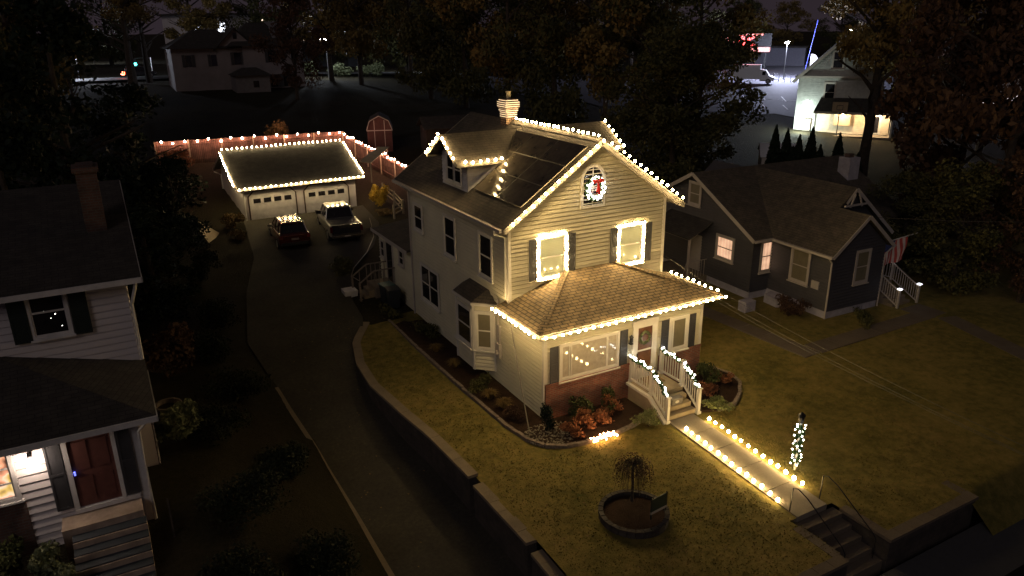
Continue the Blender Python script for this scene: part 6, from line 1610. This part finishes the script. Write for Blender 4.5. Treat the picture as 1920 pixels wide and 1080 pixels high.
# bushes lit by the hidden lamp
for k, (x, y) in enumerate(((15.8, 104), (20.0, 105), (24.6, 103), (29.2, 101))):
    shrub(['pale lit hedge bush at the left of the four under the middle trees', 'brightest lit hedge bush just left of the first middle trunk', 'lit hedge bush between the two middle trunks', 'dim hedge bush right of the thick middle trunk'][k], (x, y, T(x, y)-.1), (2.4, 1.4, 1.5), 1800, .16, 'leaf_variegated', group='lit hedge bushes under the middle trees', clumps=14, stems=4)
# bare tree at right
bt = thing('bare_tree', 'thin bare branched tree at the right edge beyond the walks', 'tree', (27.6, -2.0, -.7))
g = MB(); g.tube([(0, 0, -.2), (.1, 0, 1.2), (0, .1, 2.4)], .11, 8, r2=.07); g.build('trunk', M['bark'], bt)
g = MB()
for k in range(46):
    a = rnd.uniform(0, 6.28); l = rnd.uniform(1.2, 2.8); z = rnd.uniform(.9, 2.4)
    p1 = Vector((l*.4*math.cos(a), l*.4*math.sin(a), z+l*.45)); p2 = Vector((l*.8*math.cos(a+.2), l*.8*math.sin(a+.2), z+l*.9))
    g.tube([(0, 0, z), p1, p2], .03, 4, r2=.006, cap=False)
    for q in range(3): aa = a+rnd.uniform(-1.2, 1.2); g.tube([p1.lerp(p2, q*.3), p1.lerp(p2, q*.3)+Vector((.5*math.cos(aa), .5*math.sin(aa), .35))], .01, 3, r2=.003, cap=False)
g.build('branches', M['bark'], bt)
g = MB(); g.leaves((0, 0, 2.8), (1.8, 1.8, 1.4), 900, .05, rnd); g.build('foliage', M['leaf_red'], bt)
t = thing('lit_shop', 'bright white lit shop front glimpsed behind trunks at the right edge', 'building', (92, 34, T(92, 34)), -1.1)
g = MB(); g.box(-6, 6, 0, 6, -1, 5); g.build('wall', M['white_wall'], t)
g = MB(); g.box(-6.3, 6.3, -.2, 6.3, 5, 5.3); g.build('roof', M['shingle_dark'], t)
for k in range(4):
    g = MB(); g.box(-5.4+k*2.8, -3.2+k*2.8, -.06, -.01, .4, 3.4); g.build('lit_window', emit('pinkish_shop_glow', (1., .82, .85), 1.6) if 'pinkish_shop_glow' not in bpy.data.materials else bpy.data.materials['pinkish_shop_glow'], t)

# ================================================================== WORLD, LIGHT, CAMERA
wd_ = bpy.data.worlds.new('World'); sc.world = wd_; wd_.use_nodes = True
nt = wd_.node_tree
for n in list(nt.nodes): nt.nodes.remove(n)
ow = nt.nodes.new('ShaderNodeOutputWorld'); bg = nt.nodes.new('ShaderNodeBackground'); nt.links.new(bg.outputs[0], ow.inputs[0])
tc = nt.nodes.new('ShaderNodeTexCoord'); sx = nt.nodes.new('ShaderNodeSeparateXYZ'); nt.links.new(tc.outputs['Generated'], sx.inputs[0])
rp = nt.nodes.new('ShaderNodeValToRGB'); e = rp.color_ramp.elements
e[0].position = .0; e[0].color = (.026, .019, .024, 1); e[1].position = .3; e[1].color = (.015, .0115, .0135, 1)
nt.links.new(sx.outputs['Z'], rp.inputs[0]); nt.links.new(rp.outputs[0], bg.inputs[0]); bg.inputs[1].default_value = 1.0
sun = bpy.data.lights.new('sun', 'SUN'); sun.energy = .22; sun.angle = math.radians(25); sun.color = (1., .86, .84)
so = bpy.data.objects.new('sun', sun); COL.objects.link(so)
d_ = Vector((.66, .55, -.52)); so.rotation_euler = d_.to_track_quat('-Z', 'Y').to_euler()
cam = bpy.data.cameras.new('camera'); co = bpy.data.objects.new('camera', cam); COL.objects.link(co)
yaw, pitch, roll, f = 0.50131, -0.33838, -0.01108, 1399.68112
F = Vector((math.sin(yaw)*math.cos(pitch), math.cos(yaw)*math.cos(pitch), math.sin(pitch)))
R_ = Vector((math.cos(yaw), -math.sin(yaw), 0)); U = R_.cross(F)
c_, s_ = math.cos(roll), math.sin(roll); R2_, U2 = c_*R_+s_*U, -s_*R_+c_*U
m = Matrix((R2_, U2, -F)).transposed().to_4x4(); m.translation = Vector((-12.52656, -23.11803, 12.88805)); co.matrix_world = m
cam.sensor_width = 36; cam.lens = f/1920*36; cam.clip_end = 4000; cam.clip_start = .1
sc.camera = co
sc.view_settings.view_transform = 'Standard'; sc.view_settings.look = 'None'; sc.view_settings.exposure = 0; sc.view_settings.gamma = 1
sc.render.resolution_x = 1024; sc.render.resolution_y = 576
sc.cycles.use_denoising = True; sc.cycles.use_light_tree = True; sc.cycles.max_bounces = 4; sc.cycles.diffuse_bounces = 2; sc.cycles.glossy_bounces = 2
sc.cycles.sample_clamp_indirect = 3; sc.cycles.sample_clamp_direct = 0; sc.cycles.caustics_reflective = False; sc.cycles.caustics_refractive = False
